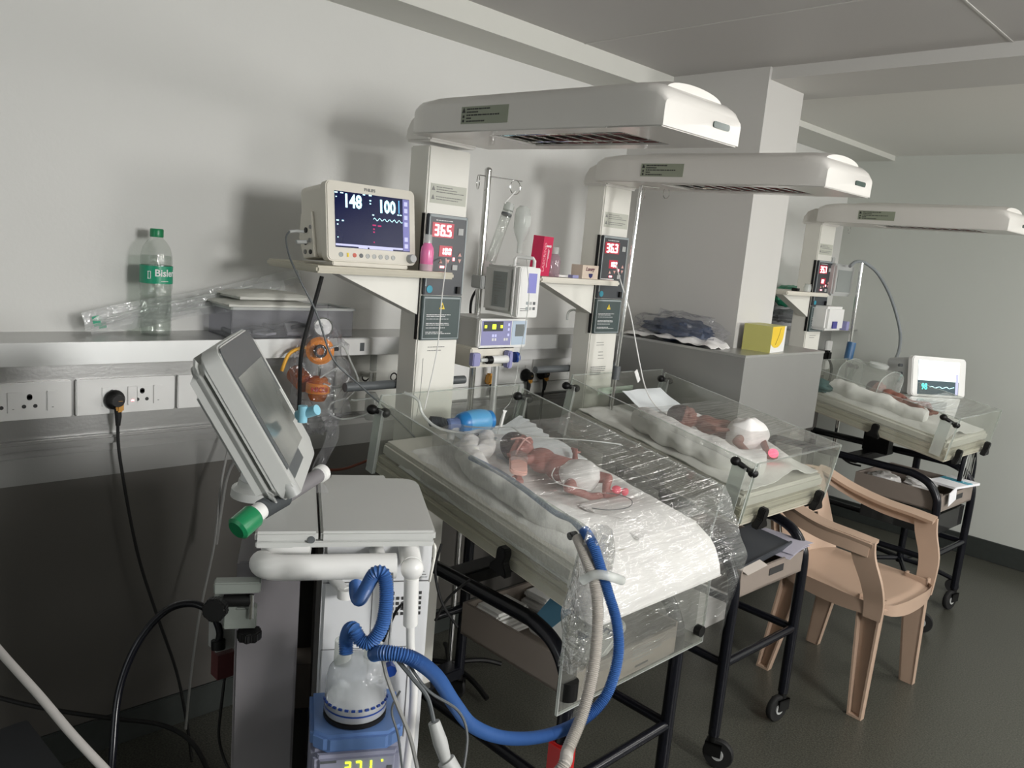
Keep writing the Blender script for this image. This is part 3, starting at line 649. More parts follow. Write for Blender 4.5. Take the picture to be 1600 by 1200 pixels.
cable('grey_cable', [at(360, 640, x=.08), at(358, 690, x=.10), at(345, 760, x=.14), at(335, 850, x=.16), at(312, 960, x=.18), at(298, 1060, x=.2), at(290, 1140, x=.25)], .0035, M_inkg, 'thin grey cable hanging down the dark wall behind the ventilator', n=8)
cable('grey_cable', [at(395, 690, x=.3), at(370, 715, x=.22), at(355, 745, x=.18), at(347, 790, x=.16), at(338, 850, x=.15)], .0045, M_inkg, 'grey cable curving out behind the ventilator screen pivot', n=8)
# gas outlets
for px, lb in ((568, 'round dark gas outlet, left of the pair left of the nearest warmer'), (612, 'round dark gas outlet, right of the pair left of the nearest warmer')):
    c = at(px, 588, x=.03); t = thing('gas_outlet', lb, 'gas outlet', (c.x, c.y, c.z-.03), 0, 'round wall gas outlets')
    MB().lathe([(.030, 0), (.030, .008), (.024, .012), (.018, .012), (.017, .004)], c, (1, 0, 0), n=26, cap=False).build('outlet_ring', M_lgrey, t, world=True)
    MB().lathe([(.020, .001), (.019, .010), (.012, .014), (.008, .010)], c, (1, 0, 0), n=22).build('outlet_socket', M_blackp, t, world=True)
# white plate with slot on the trunking + notice plates
c = at(555, 545, x=.19); t = MB().bb((.188, c.y-.05, 1.128), (.192, c.y+.06, 1.176)).build('switch_cover', M_white, bevel=.001); tag(t, 'small white cover plate on the steel shelf edge left of the nearest warmer', 'cover plate')
MB().bb((.192, c.y+.015, 1.14), (.193, c.y+.03, 1.165)).build('cover_slot', M_grey, t, world=True)
t = MB().bb((.030, 1.36, .90), (.042, 1.60, 1.10)).build('gas_outlet_plate', M_trimw, bevel=.002); tag(t, 'off-white wall plate behind the two dark gas outlets', 'wall plate')

# ================================================================ shelf things, left
bx, by = .075, at(243, 522, x=.075).y
t = thing('water_bottle', 'clear one litre water bottle with green cap and green label on the steel shelf', 'water bottle', (bx, by, 1.18))
m = MB(); prof = [(.034, .0), (.038, .006)]
for k in range(9): prof += [(.0385, .016+k*.011), (.0365, .0215+k*.011)]
prof += [(.039, .125), (.039, .175), (.037, .18), (.0385, .187), (.0375, .205), (.033, .225), (.024, .240), (.0155, .249), (.0145, .256)]
m.lathe(prof, n=32); m.build('bottle_body', M_bottle, t)
MB().lathe([(.033, .004), (.0355, .02), (.0355, .20), (.034, .205)], n=28).build('water', clear('water', (0.86, 0.89, 0.87), 0.03, refl=0.4, rough=0.03), t)
m = MB(); m.lathe([(.0398, .135), (.0398, .180)], n=40, cap=False); lab = m.build('bottle_label', M_green, t, label='green wrap label with white lettering')
MB().lathe([(.0160, .252), (.0165, .254), (.0165, .270), (.0150, .273)], n=24).build('bottle_cap', M_greenp, t)
ang0 = math.atan2(CAM.y-by, CAM.x-bx)
def wrap_text(name, body, m, parent, r, zc, size, a0, sx=1.0, bold=0.0, shear=0.0):
    o = text(name, body, m, parent, Matrix(), size, depth=.0002, bold=bold, align='LEFT', sx=sx, shear=shear)
    for v in o.data.vertices:
        a = a0+v.co.x/r; rr = r+v.co.z; v.co = Vector((rr*math.cos(a), rr*math.sin(a), zc+v.co.y))
    return o
wrap_text('label_lettering', 'Bisleri', M_inkw, lab, .0402, .162, .025, ang0-.10, bold=.0005)
m = MB(); 
for k in range(8): a = ang0+.32+k*.06; m.box(((.0402)*math.cos(a), .0402*math.sin(a), .142), (.001, .0018, .0016))
m.build('label_small_print', M_inkw, lab)
m = MB(); 
for zz, aa in ((.148, 0), (.166, 0)): m.box((.0402*math.cos(ang0-.42), .0402*math.sin(ang0-.42), zz), (.0015, .009, .0012))
for aa in (-.50, -.34): m.box((.0402*math.cos(ang0+aa), .0402*math.sin(ang0+aa), .157), (.0015, .001, .019))
m.build('label_symbol', M_inkw, lab)
# three long clear packets leaning behind the bottle
for i, (a, b, wpx, lb) in enumerate([((130, 503), (470, 432), 13, 'topmost of the three long clear tubing packets leaning along the wall shelf'), ((132, 507), (445, 448), 12, 'middle one of the three long clear tubing packets leaning along the wall shelf'), ((140, 510), (370, 472), 12, 'lowest of the three long clear tubing packets, lying on the steel shelf')]):
    p = at(*a, x=.055-.012*i+.02); q = at(*b, x=.03+.012*i); p.z = max(p.z, 1.195)
    d = (q-p); L = d.length; T = frame(p, d, Vector((0, 0, 1)))
    o = MB(T).grid(lambda u, v: (u*L, (v-.5)*.046*(1-.1*u)+.003*math.sin(9*u+i), .004*math.sin(3.14*v)*(1+.5*math.sin(23*u+i))), 40, 6, 0).build('tubing_packet', M_pkt); tag(o, lb, 'packet', 'long clear tubing packets')
    MB(T).tube([(.03, 0, .002), (L*.5, .003, .003), (L*.97, 0, .002)], .0035, n=8).build('catheter_tube', M_tubec, o, world=True)
    if i < 3: MB(T).bb((.02, -.009, .004), (.038, .009, .0052)).build('green_mark', M_green, o, world=True)
# tub with packs
ty0, ty1 = at(345, 510, x=.15).y+.02, at(545, 510, x=.15).y
o = thing('plastic_tub', 'translucent grey plastic tub of small supplies on the steel shelf', 'tub', (.10, (ty0+ty1)/2, 1.18))
m = MB()
for lo, hi in (((.03, ty0, 1.181), (.17, ty1, 1.184)), ((.03, ty0, 1.181), (.033, ty1, 1.262)), ((.167, ty0, 1.181), (.17, ty1, 1.262)), ((.03, ty0, 1.181), (.17, ty0+.003, 1.262)), ((.03, ty1-.003, 1.181), (.17, ty1, 1.262))): m.bb(lo, hi)
m.build('tub_body', M_tub, o, world=True, smooth=False)
m = MB()
for lo, hi in (((.024, ty0-.006, 1.258), (.03, ty1+.006, 1.265)), ((.17, ty0-.006, 1.258), (.176, ty1+.006, 1.265)), ((.024, ty0-.006, 1.258), (.176, ty0, 1.265)), ((.024, ty1, 1.258), (.176, ty1+.006, 1.265))): m.bb(lo, hi)
m.build('tub_rim', M_frost, o, world=True, smooth=False)
o = MB().box((.10, ty0+.11, 1.187), (.09, .05, .006), Matrix.Rotation(.5, 3, 'Z')).build('paper_slip', M_paper); tag(o, 'white printed slip lying in the grey plastic tub', 'slip')
o = MB().box((.12, ty0+.22, 1.196), (.05, .06, .012), Matrix.Rotation(-.3, 3, 'Z') @ Matrix.Rotation(.4, 3, 'Y')).build('sachet', M_white); tag(o, 'small white sachet at the right end inside the grey tub', 'sachet')
for k in range(2):
    pts = [(.06+.05*math.cos(a)*(.5+.1*k)+.04, ty0+.08+.12*k+.07*math.sin(a), 1.192+.012*k+.006*math.sin(3*a)) for a in [i*.5 for i in range(12)]]
    o = MB().tube(pts, .006, n=8).build('coiled_tube', M_grey); tag(o, ['dark coiled tube at the left in the grey tub', 'dark coiled tube at the right in the grey tub'][k], 'tube', 'coiled tubes in the tub')
for k, (yy, l, h, zz, lb) in enumerate([(ty0+.10, .26, .018, 1.266, 'flat cream wrapped pack on the rim of the grey tub, lower one'), (ty0+.13, .22, .022, 1.286, 'flat cream wrapped pack on top of the other on the grey tub')]):
    f = lambda u, v, s=1: (.03+.15*u, yy-.12+l*v, zz+h*(.35+.65*(math.sin(math.pi*min(1, max(0, u)))**.35)*(math.sin(math.pi*v)**.35))+.003*noise.noise((u*6, v*9, k)))
    o = MB().grid(f, 14, 20, 0).bb((.035, yy-.11, zz), (.175, yy-.13+l, zz+h*.4)).build('wrapped_pack', mat('cream_wrap', (0.62, 0.62, 0.57), .5, var=.03)); tag(o, lb, 'pack', 'cream packs on the tub')
# suction regulator in clear bag
c = at(500, 548, x=.24)
t = thing('suction_regulator', 'orange suction regulator with round gauge and amber jar in a clear bag', 'regulator', (c.x, c.y, c.z-.14))
MB().cyl((.03, c.y, c.z-.01), (.21, c.y, c.z-.01), .012, n=14).build('wall_probe', M_chrome, t, world=True)
MB().lathe([(.020, -.03), (.036, -.026), (.039, -.01), (.039, .006), (.030, .014)], c, (1, -.55, .1), n=30).build('regulator_body', M_orange, t, world=True)
MB().lathe([(.0185, .010), (.0185, .035), (.016, .040)], c, (1, -.55, .1), n=24).build('control_knob', M_blackp, t, world=True)
MB().lathe([(.010, .0405), (.010, .0415)], c, (1, -.55, .1), n=20).lathe([(.006, .0416), (.006, .0424)], c, (1, -.55, .1), n=20).build('knob_cap', M_amber, t, world=True)
g = at(505, 511, x=.24)
gg = MB().lathe([(.0265, -.012), (.0275, .004), (.0265, .008), (.024, .008), (.024, .005)], g, (1, -.55, .1), n=28).build('gauge_case', M_chrome, t, world=True)
MB().lathe([(.0236, .0055), (.0236, .006)], g, (1, -.55, .1), n=28).build('gauge_face', M_white, gg, world=True)
G = frame(g+Vector((1, -.55, .1)).normalized()*.0065, Vector((.55, 1, 0)), Vector((0, 0, 1)))
MB(G).box((-.004, .003, 0), (.015, .0014, .0006), Matrix.Rotation(-.9, 3, 'Z')).build('gauge_needle', M_ink, gg, world=True)
MB().cyl(g-Vector((0, 0, .018)), g-Vector((0, 0, .032)), .005, n=10).build('gauge_stem', M_chrome, t, world=True)
MB().cyl(c+Vector((.0, .03, .004)), c+Vector((.0, .058, .004)), .006, n=10).build('toggle', M_blackp, t, world=True)
j = at(497, 603, x=.24)
MB().cyl(c-Vector((0, 0, .03)), j+Vector((0, 0, .03)), .006, n=10).build('stem', M_chrome, t, world=True)
jr = MB().lathe([(.022, .026), (.027, .020), (.027, -.028), (.020, -.042)], j, (0, 0, 1), n=26).build('suction_jar', M_amber, t, world=True)
bnd = MB().lathe([(.030, .010), (.034, .008), (.034, -.018), (.030, -.020)], j, (0, 0, 1), n=30).build('jar_band', M_orange, jr, world=True)
Tn = frame(j+Vector((1, -.45, 0)).normalized()*.0362+Vector((0, 0, -.005)), Vector((.45, 1, 0)), Vector((0, 0, 1)))
text('band_lettering', 'NICU', mat('red_marker', (0.5, 0.02, 0.01), .6), bnd, Tn, .019, bold=.0007, world=True)
cc = at(478, 600, x=.21); MB().cyl((.15, cc.y, cc.z+.02), (.205, cc.y, cc.z+.0), .028, n=20).build('flow_meter', mat('brown_orange', (0.35, 0.09, 0.02), .4), t, world=True)
cable('orange_tube', [at(440, 580, x=.22), at(452, 553, x=.22), at(474, 543, x=.22), at(490, 545, x=.22)], .005, mat('orange_tube_rubber', (.75, .38, .03), .4), 'orange tube looping left of the orange suction regulator', 'tube')
def bagmesh(c, r, seed, nz=.25, n=36, m=24, fr=3.0):
    def f(u, v):
        a = 2*math.pi*u; b = math.pi*v; d = Vector((math.sin(b)*math.cos(a), math.sin(b)*math.sin(a), math.cos(b)))
        k = 1+nz*noise.noise(d*fr+Vector((seed, 0, 0)))+nz*.5*noise.noise(d*fr*2.7+Vector((0, seed, 0)))
        return Vector(c)+Vector((d.x*r[0]*k, d.y*r[1]*k, d.z*r[2]*k))
    return f
c2 = at(503, 592, x=.235)
o = MB().grid(bagmesh(c2, (.07, .085, .155), 3, .28), 44, 30).build('clear_bag', M_bag); tag(o, 'clear polythene bag around the orange suction regulator', 'plastic bag')
for k, (pp, lb) in enumerate([([(515, 545), (535, 540), (548, 565), (560, 600), (540, 625)], 'clear thin tube looping right of the orange knob'), ([(500, 590), (530, 575), (545, 590), (530, 605), (505, 600)], 'clear thin tube coiled below the orange knob'), ([(540, 622), (518, 630), (515, 645), (535, 655), (570, 648), (590, 635), (590, 622), (560, 625), (548, 625)], 'clear tubing loop hanging left of the near cot corner')]):
    cable('clear_tube', [at(x, y, x=.27) for x, y in pp], .003, M_tubec, lb, 'tube', n=8)
# flowmeter tube
c = at(584, 560, x=.10); t = thing('flow_meter', 'clear upright oxygen flow meter left of the nearest warmer column', 'flow meter', (c.x, c.y, c.z-.05))
MB().cyl(c+Vector((0, 0, -.04)), c+Vector((0, 0, .045)), .011, n=16).build('meter_tube', M_frost, t, world=True)
MB().cyl(c+Vector((0, 0, -.10)), c+Vector((0, 0, -.045)), .012, n=14).cyl(c+Vector((-.06, 0, -.06)), c+Vector((0, 0, -.06)), .009, n=12).build('meter_base', M_chrome, t, world=True)
MB().lathe([(.016, -.20), (.020, -.19), (.020, -.12), (.013, -.11)], c, n=18).build('humidifier_cup', M_frost, t, world=True)

# ================================================================ patient monitor on the nearest warmer's tray
def monitor_near():
    BL, BR, TL = at(512, 407.5, x=.462), at(650.5, 407, x=.462), at(505, 279, x=.435)
    BL.z = BR.z = 1.414
    w = (BR-BL).length; h = (TL-BL).length
    t = thing('patient_monitor', 'cream patient monitor showing 148 and 100 on the nearest warmer tray', 'monitor', (.40, (BL.y+BR.y)/2, 1.403), 0)
    T = frame(BL, BR-BL, TL-BL)
    MB(T).prism(rrect(w, h, .014, cx=w/2, cy=h/2), (0,0,-.028), (1,0,0), (0,1,0), (0,0,.028)).build('front_bezel', M_ivory, t, world=True, bevel=.003)
    bk = MB(T).prism(rrect(w*.97, h*.93, .016, cx=w/2, cy=h*.52), (0,0,-.13), (1,0,0), (0,1,0), (0,0,.102)).build('rear_housing', M_ivory, t, world=True, bevel=.004)
    s = MB(T); s.prism([(0, 0), (.055, 0), (.075, .055), (.062, .115), (.01, .115)], (-.004, .012, -.055), (0, 0, -1), (0, 1, 0), (.012, 0, 0)); sm_ = s.build('module_cover', M_ivory, t, world=True, bevel=.002)
    for k, (dz, dy, r) in enumerate([(-.070, .088, .005), (-.092, .082, .007), (-.074, .055, .006), (-.095, .05, .005), (-.098, .028, .006), (-.072, .026, .006)]):
        MB(T).cyl((-.002, dy, dz), (-.0065, dy, dz), r, n=14).build('connector_port', M_blackp if k % 2 else M_inkg, sm_, world=True)
    MB(T).cyl((-.006, .052, -.088), (-.035, .05, -.088), .005, n=12).build('cable_connector', M_lgrey, sm_, world=True)
    MB(T).bb((.02, -.010, -.11), (w-.02, .002, -.01)).build('foot_rest', M_ivory, t, world=True, bevel=.002)
    x0, x1, y0, y1 = .085*w, .925*w, .175*h, .875*h
    sc = MB(T).bb((x0, y0, -.001), (x1, y1, .0012)).build('screen', M_scr, t, world=True, smooth=False, label='lit dark blue screen with white-cyan figures')
    def tx(nm, s, mm, x, y, sz, bold=0.0, sx=1.0): text(nm, s, mm, sc, T @ Matrix.Translation((x*w, y*h, .0015)), sz*h*1.15, depth=.0003, bold=bold*h, world=True, sx=sx)
    tx('heart_rate_figures', '148', M_scyan, .275, .755, .20, .0075, .80); tx('oxygen_figures', '100', M_scyan, .66, .735, .20, .0075, .80)
    wv = MB(T); prev = None; rnd = random.Random(4)
    for i in range(26):
        x = (.50+.34*i/25)*w; y = (.565+.018*math.sin(i*1.5)+.006*rnd.random())*h
        if prev: wv.tube([prev, (x, y, .0018)], .0007, n=5, smooth=False, cap=False)
        prev = (x, y, .0018)
    wv.build('waveform', M_scyan, sc, world=True)
    k = MB(T); k.bb((.845*w, y0+.002, .0013), (x1-.001, y1-.001, .0016)); k.build('key_strip', mat('strip_blue', (.1,.1,.25), .4, emit=(.22,.22,.5), es=.5), sc, world=True, smooth=False)
    k = MB(T)
    for yy in (.81, .72, .63, .54, .34, .25): k.bb((.862*w, (yy-.028)*h, .0016), (.90*w, (yy+.028)*h, .002))
    k.build('soft_keys', M_slil, sc, world=True, smooth=False)
    k = MB(T); k.bb((x0, y0+.004, .0013), (.84*w, y0+.009, .0017)); k.bb((.33*w, y0+.0005, .0013), (.43*w, y0+.0055, .002)); k.bb((.45*w, y0+.0005, .0013), (.72*w, y0+.004, .002)); k.build('menu_bar', M_slil, sc, world=True, smooth=False)
    k = MB(T)
    for x, y, ww in ((.10, .855, .03), (.16, .855, .03), (.10, .80, .012), (.47, .865, .03), (.47, .80, .02), (.47, .76, .015), (.40, .865, .025), (.11, .51, .025), (.165, .51, .02), (.11, .46, .012), (.11, .30, .01), (.79, .655, .02), (.82, .655, .02), (.50, .62, .02)): k.box((x*w, y*h, .0016), (ww*w, .014*h, .0006))
    k.build('small_screen_text', M_scyan, sc, world=True, smooth=False)
    k = MB(T); k.box((.80*w, .76*h, .0016), (.012*w, .17*h, .0006)); k.build('level_bar', mat('bar_blue', (.1,.3,.5), .4, emit=(.1,.35,.6), es=.8), sc, world=True, smooth=False)
    k = MB(T)
    for x, y, ww in ((.51, .49, .04), (.57, .485, .04), (.505, .44, .018), (.505, .40, .018), (.505, .27, .012)): k.box((x*w, y*h, .0016), (ww*w, .018*h, .0006))
    k.build('magenta_screen_text', M_smag, sc, world=True, smooth=False)
    text('maker_lettering', 'PHILIPS', M_inkg, t, T @ Matrix.Translation((.47*w, .93*h, .0003)), .0105, bold=.0004, world=True)
    for i in range(9):
        x = (.14+.073*i)*w; mm = [M_pgrey, M_ledy, mat('red_key', (.55,.12,.08), .5), M_grey, M_lgrey, M_lgrey, M_lgrey, M_lgrey, M_lgrey][i]
        if i == 1: MB(T).box((x, .085*h, .001), (.005, .010, .002)).build('bezel_key', M_warn, t, world=True)
        else: MB(T).lathe([(.0062, 0), (.0062, .0012), (.0052, .0012), (.0052, .0004)] if i != 2 and i != 3 else [(.0055, 0), (.0055, .0014)], (x, .085*h, 0), (0, 0, 1), n=18).build('bezel_key', mm, t, world=True)
    MB(T).lathe([(.012, 0), (.0115, .014), (.010, .017)], (.925*w, .085*h, 0), (0, 0, 1), n=24).build('rotary_knob', M_lgrey, t, world=True)
    return t
monitor_near()
# pink sanitiser bottle
def sani(px, py, x, z, s, m, mcap, label, name='sanitiser_bottle'):
    p = at(px, py, x=x); t = thing(name, label, 'bottle', (p.x, p.y, z))
    MB().lathe([(.016*s, .0), (.0175*s, .004*s), (.018*s, .05*s), (.0165*s, .062*s), (.0105*s, .073*s), (.009*s, .075*s)], n=24).build('bottle_body', m, t)
    MB().lathe([(.011*s, .074*s), (.0105*s, .095*s), (.009*s, .097*s)], n=20).build('bottle_cap', mcap, t)
    return t
sb = sani(666, 415, .482, 1.403, 1.0, M_pinkliq, M_frost, 'bright pink sanitiser bottle beside the patient monitor knob')
MB().lathe([(.0178, .0), (.0182, .018)], n=24, cap=False).build('clear_base', M_frost, sb)
# middle warmer tray items
z2 = 1.403; P2 = lambda u, v: WM[1] @ Vector((u, v, z2))
ex2 = Vector((0, 1, 0))
p = P2(.015, -.375); t = thing('crimson_carton', 'tall crimson carton standing at the left end of the middle warmer tray', 'carton', (p.x, p.y, z2))
cb = MB(); RT = Matrix.Rotation(R(14), 4, 'Z') @ Matrix.Rotation(R(3), 4, 'Y')
cb.T = RT; cb.bb((-.02, -.031, .002), (.02, .031, .128)); cb.build('carton_body', M_red, t, smooth=False)
TF_ = RT @ Matrix.Translation((.0203, -.014, .062)) @ DX @ Matrix.Rotation(R(90), 4, 'Z')
text('carton_lettering', 'LASCRIND', mat('pale_pink_ink', (.9, .45, .5), .5), t, TF_, .020, sx=1.0)
m = MB(RT @ Matrix.Translation((.0203, 0, 0)) @ DX); m.box((.006, .060, 0), (.0025, .06, .0006)); m.box((.012, .072, 0), (.002, .028, .0006)); m.box((.0, .098, 0), (.022, .006, .0006)); m.build('carton_print', M_inkw, t, smooth=False)
MB(RT @ Matrix.Translation((.0203, 0, 0)) @ DX).lathe([(.0045, 0), (.0045, .001), (.003, .001)], (.016, .098, 0), (0, 0, 1), n=16).build('carton_emblem', M_inkw, t)
p = P2(.02, -.315); s2 = sani(878, 425, .39, 1.403, 1.0, clear('pale_pink_clear', (.85, .70, .76), .25, mcol=(.75, .62, .68), refl=.7), M_frost, 'clear pink-tinted bottle with flip cap beside the crimson carton')
s2.location = (p.x, p.y, z2); s2.scale = (1.25, 1.25, 1.0)
p = P2(.02, -.155); RT = Matrix.Rotation(R(6), 4, 'Z'); t = thing('glove_carton', 'small pale carton with blue shield on the middle warmer tray', 'carton', (p.x, p.y, z2))
MB(RT).bb((-.025, -.05, 0), (.022, .045, .046)).build('carton_body', mat('pale_peach_card', (.66, .55, .45), .5), t, smooth=False)
text('carton_lettering', 'Luxury', mat('maroon_ink', (.12, .02, .05), .5), t, RT @ Matrix.Translation((.0223, -.006, .033)) @ DX, .018, bold=.0003, shear=.3)
MB(RT @ Matrix.Translation((.0223, .0, .004)) @ DX).prism([(-.012, .014), (.012, .014), (.010, .004), (0, -.002), (-.010, .004)], (0, 0, 0), (1,0,0), (0,1,0), (0,0,.0006)).build('blue_shield', mat('navy_ink', (.02, .02, .12), .5), t, smooth=False)
p = P2(.035, -.23); o = MB().box((p.x, p.y, z2+.005), (.02, .03, .010)).build('blue_box', M_lilac); tag(o, 'tiny blue-violet box in front of the pale carton', 'box')
p = P2(.03, -.28); o = MB().box((p.x-.03, p.y+.01, z2+.004), (.05, .05, .006)).build('tissue', M_cloth); tag(o, 'folded white tissue under the small bottle on the middle warmer tray', 'tissue')
o = MB().box((*P2(-.01, -.03)[:2], z2+.002), (.05, .07, .003)).build('gauze', M_cloth); tag(o, 'flat gauze at the column end of the middle warmer tray', 'gauze')

# ================================================================ IV pole, drip and pumps by the nearest warmer
ivx, ivy = .30, 1.705
t = thing('iv_pole', 'chrome drip pole with two ring hooks beside the nearest warmer', 'drip pole', (ivx, ivy, .0))
MB().cyl((ivx, ivy, .03), (ivx, ivy, 1.715), .0105, n=18).ell((ivx, ivy, 1.715), (.0115, .0115, .01)).build('pole_tube', M_chrome, t, world=True)
def hookring(c, r, parent, rz=0):
    m = MB(Matrix.Translation(c) @ Matrix.Rotation(rz, 4, 'Z')); m.tube([(0, r*math.sin(a), r*math.cos(a)) for a in [R(20+k*16) for k in range(21)]], .0016, n=7, smooth=False); return m.build('ring_hook', M_chrome, parent, world=True)
MB().cyl((ivx, ivy, 1.697), (ivx+.02, ivy+.13, 1.697), .002, n=8).cyl((ivx, ivy, 1.697), (ivx-.01, ivy-.03, 1.697), .002, n=8).build('cross_arm', M_chrome, t, world=True)
hookring((ivx+.017, ivy+.105, 1.675), .022, t, 0); hookring((ivx-.01, ivy-.03, 1.676), .022, t, R(60))
m = MB(); 
for a in range(5): th = R(72*a); m.tube([(ivx, ivy, .06), (ivx+.12*math.cos(th), ivy+.12*math.sin(th), .05), (ivx+.2*math.cos(th), ivy+.2*math.sin(th), .022)], .009, n=8)
m.build('pole_base', M_blackp, t, world=True)
a_, b_ = at(796, 322, x=.33), at(766, 408, x=.33)
t = thing('burette', 'clear measuring burette hanging tilted from the ring hook', 'burette', b_)
MB().cyl(a_, b_, .0165, n=20).build('burette_tube', M_bottle, t, world=True)
MB().cyl(a_.lerp(b_, .14), a_.lerp(b_, .17), .0172, n=20).build('burette_seal', M_grey, t, world=True)
MB().cyl(a_+Vector((0, 0, .008)), a_.lerp(b_, .08), .0168, .0168, n=20).build('burette_cap', M_frost, t, world=True)
MB().tube([at(805, 299, x=.32), at(797, 308, x=.32), at(788, 318, x=.33)], .0028, n=8).build('hanging_strap', M_white, t, world=True)
MB().tube([b_, b_+Vector((.01, .03, -.02)), b_+Vector((.02, .07, -.01)), b_+Vector((.03, .10, .0))], .0025, n=7).build('drip_line', M_tubec, t, world=True)
a_ = at(818, 322, x=.34); a_.z -= 0
t = thing('infusion_bottle', 'clear upturned infusion bottle hanging beside the burette', 'infusion bottle', a_-Vector((0, 0, .15)))
MB().lathe([(.012, .0), (.022, -.01), (.026, -.03), (.026, -.07), (.022, -.085), (.010, -.115), (.009, -.15)], a_, n=22).build('bottle_body', M_frost, t, world=True)
MB().bb((a_.x+.026, a_.y-.012, a_.z-.065), (a_.x+.0265, a_.y+.012, a_.z-.03)).build('bottle_label', M_frost, t, world=True)
cable('drip_line', [at(822, 400, x=.36), at(824, 420, x=.5), at(826, 470, x=.52), at(815, 540, x=.5), at(800, 620, x=.52), at(788, 640, x=.55), at(780, 665, x=.60), at(775, 690, x=.63)], .0012, M_tubec, 'thin clear drip line running past the blue-screened pump', 'tube', n=6)
def boxpump():
    x0, x1, y0, y1, z0, z1 = .325, .485, 1.70, 1.785, 1.284, 1.428
    t = thing('infusion_pump', 'large pale grey infusion pump with blue screen clamped to the chrome pole', 'pump', ((x0+x1)/2, (y0+y1)/2, z0))
    MB().bb((x0, y0, z0), (x1-.03, y1, z1)).build('pump_case', M_pumpg, t, world=True, bevel=.008)
    MB().bb((x1-.03, y0-.003, z0-.004), (x1-.018, y1+.003, z1+.004)).bb((x1-.018, y0+.0, z0-.006), (x1, y1+.005, z1+.002)).build('pump_door', M_white, t, world=True, bevel=.003)
    l = MB(DSN(0, y0-.0006, 0)).box((x1-.085, (z0+z1)/2, 0), (.062, .108, .001)).build('side_label', mat('grey_label', (.25, .27, .26), .5), t, world=True, smooth=False)
    li = MB(); lines(li, DSN(0, y0-.0012, 0), x1-.110, x1-.060, 1.395, .009, 6, .003, 51); lines(li, DSN(0, y0-.0012, 0), x1-.105, x1-.085, 1.335, .006, 5, .002, 52); li.build('label_print', M_inkg, l, world=True, smooth=False)
    f = MB(DN(x1+.0005, 0, 0))
    f.box(((y0+y1)/2+.013, 1.383, 0), (.036, .060, .001)); f.build('pump_screen', mat('violet_screen', (.12, .12, .3), .3, emit=(.20, .20, .5), es=.5), t, world=True, smooth=False)
    for a in range(3):
        for b in range(2): MB(DN(x1+.0005, 0, 0)).box(((y0+y1)/2+a*.015-.002, 1.322-b*.016, 0), (.009, .009, .002)).build('pump_key', [M_pgrey, M_lgrey, M_grey][a], t, world=True, smooth=False)
    li = MB(); lines(li, DN(x1+.0005, 0, 0), y0+.012, y0+.05, 1.305, .006, 2, .002, 53); li.build('front_print', M_inkg, t, world=True, smooth=False)
    h = MB().tube([(x0+.07, y0+.06, z1-.004), (x0+.072, y0+.06, z1+.022), (x0+.075, y0+.065, z1+.030), (x0+.12, y0+.09, z1+.030), (x0+.125, y0+.092, z1+.022), (x0+.125, y0+.092, z1-.004)], .006, n=8, smooth=False).build('carry_handle', M_white, t, world=True)
    MB().bb((ivx-.02, ivy-.02, 1.35), (x0+.005, ivy+.02, 1.39)).build('pole_clamp', M_lgrey, t, world=True, bevel=.003)
    MB().bb((x1-.06, y1+.004, 1.33), (x1-.04, y1+.02, 1.352)).build('brass_catch', M_plugy, t, world=True)
boxpump()
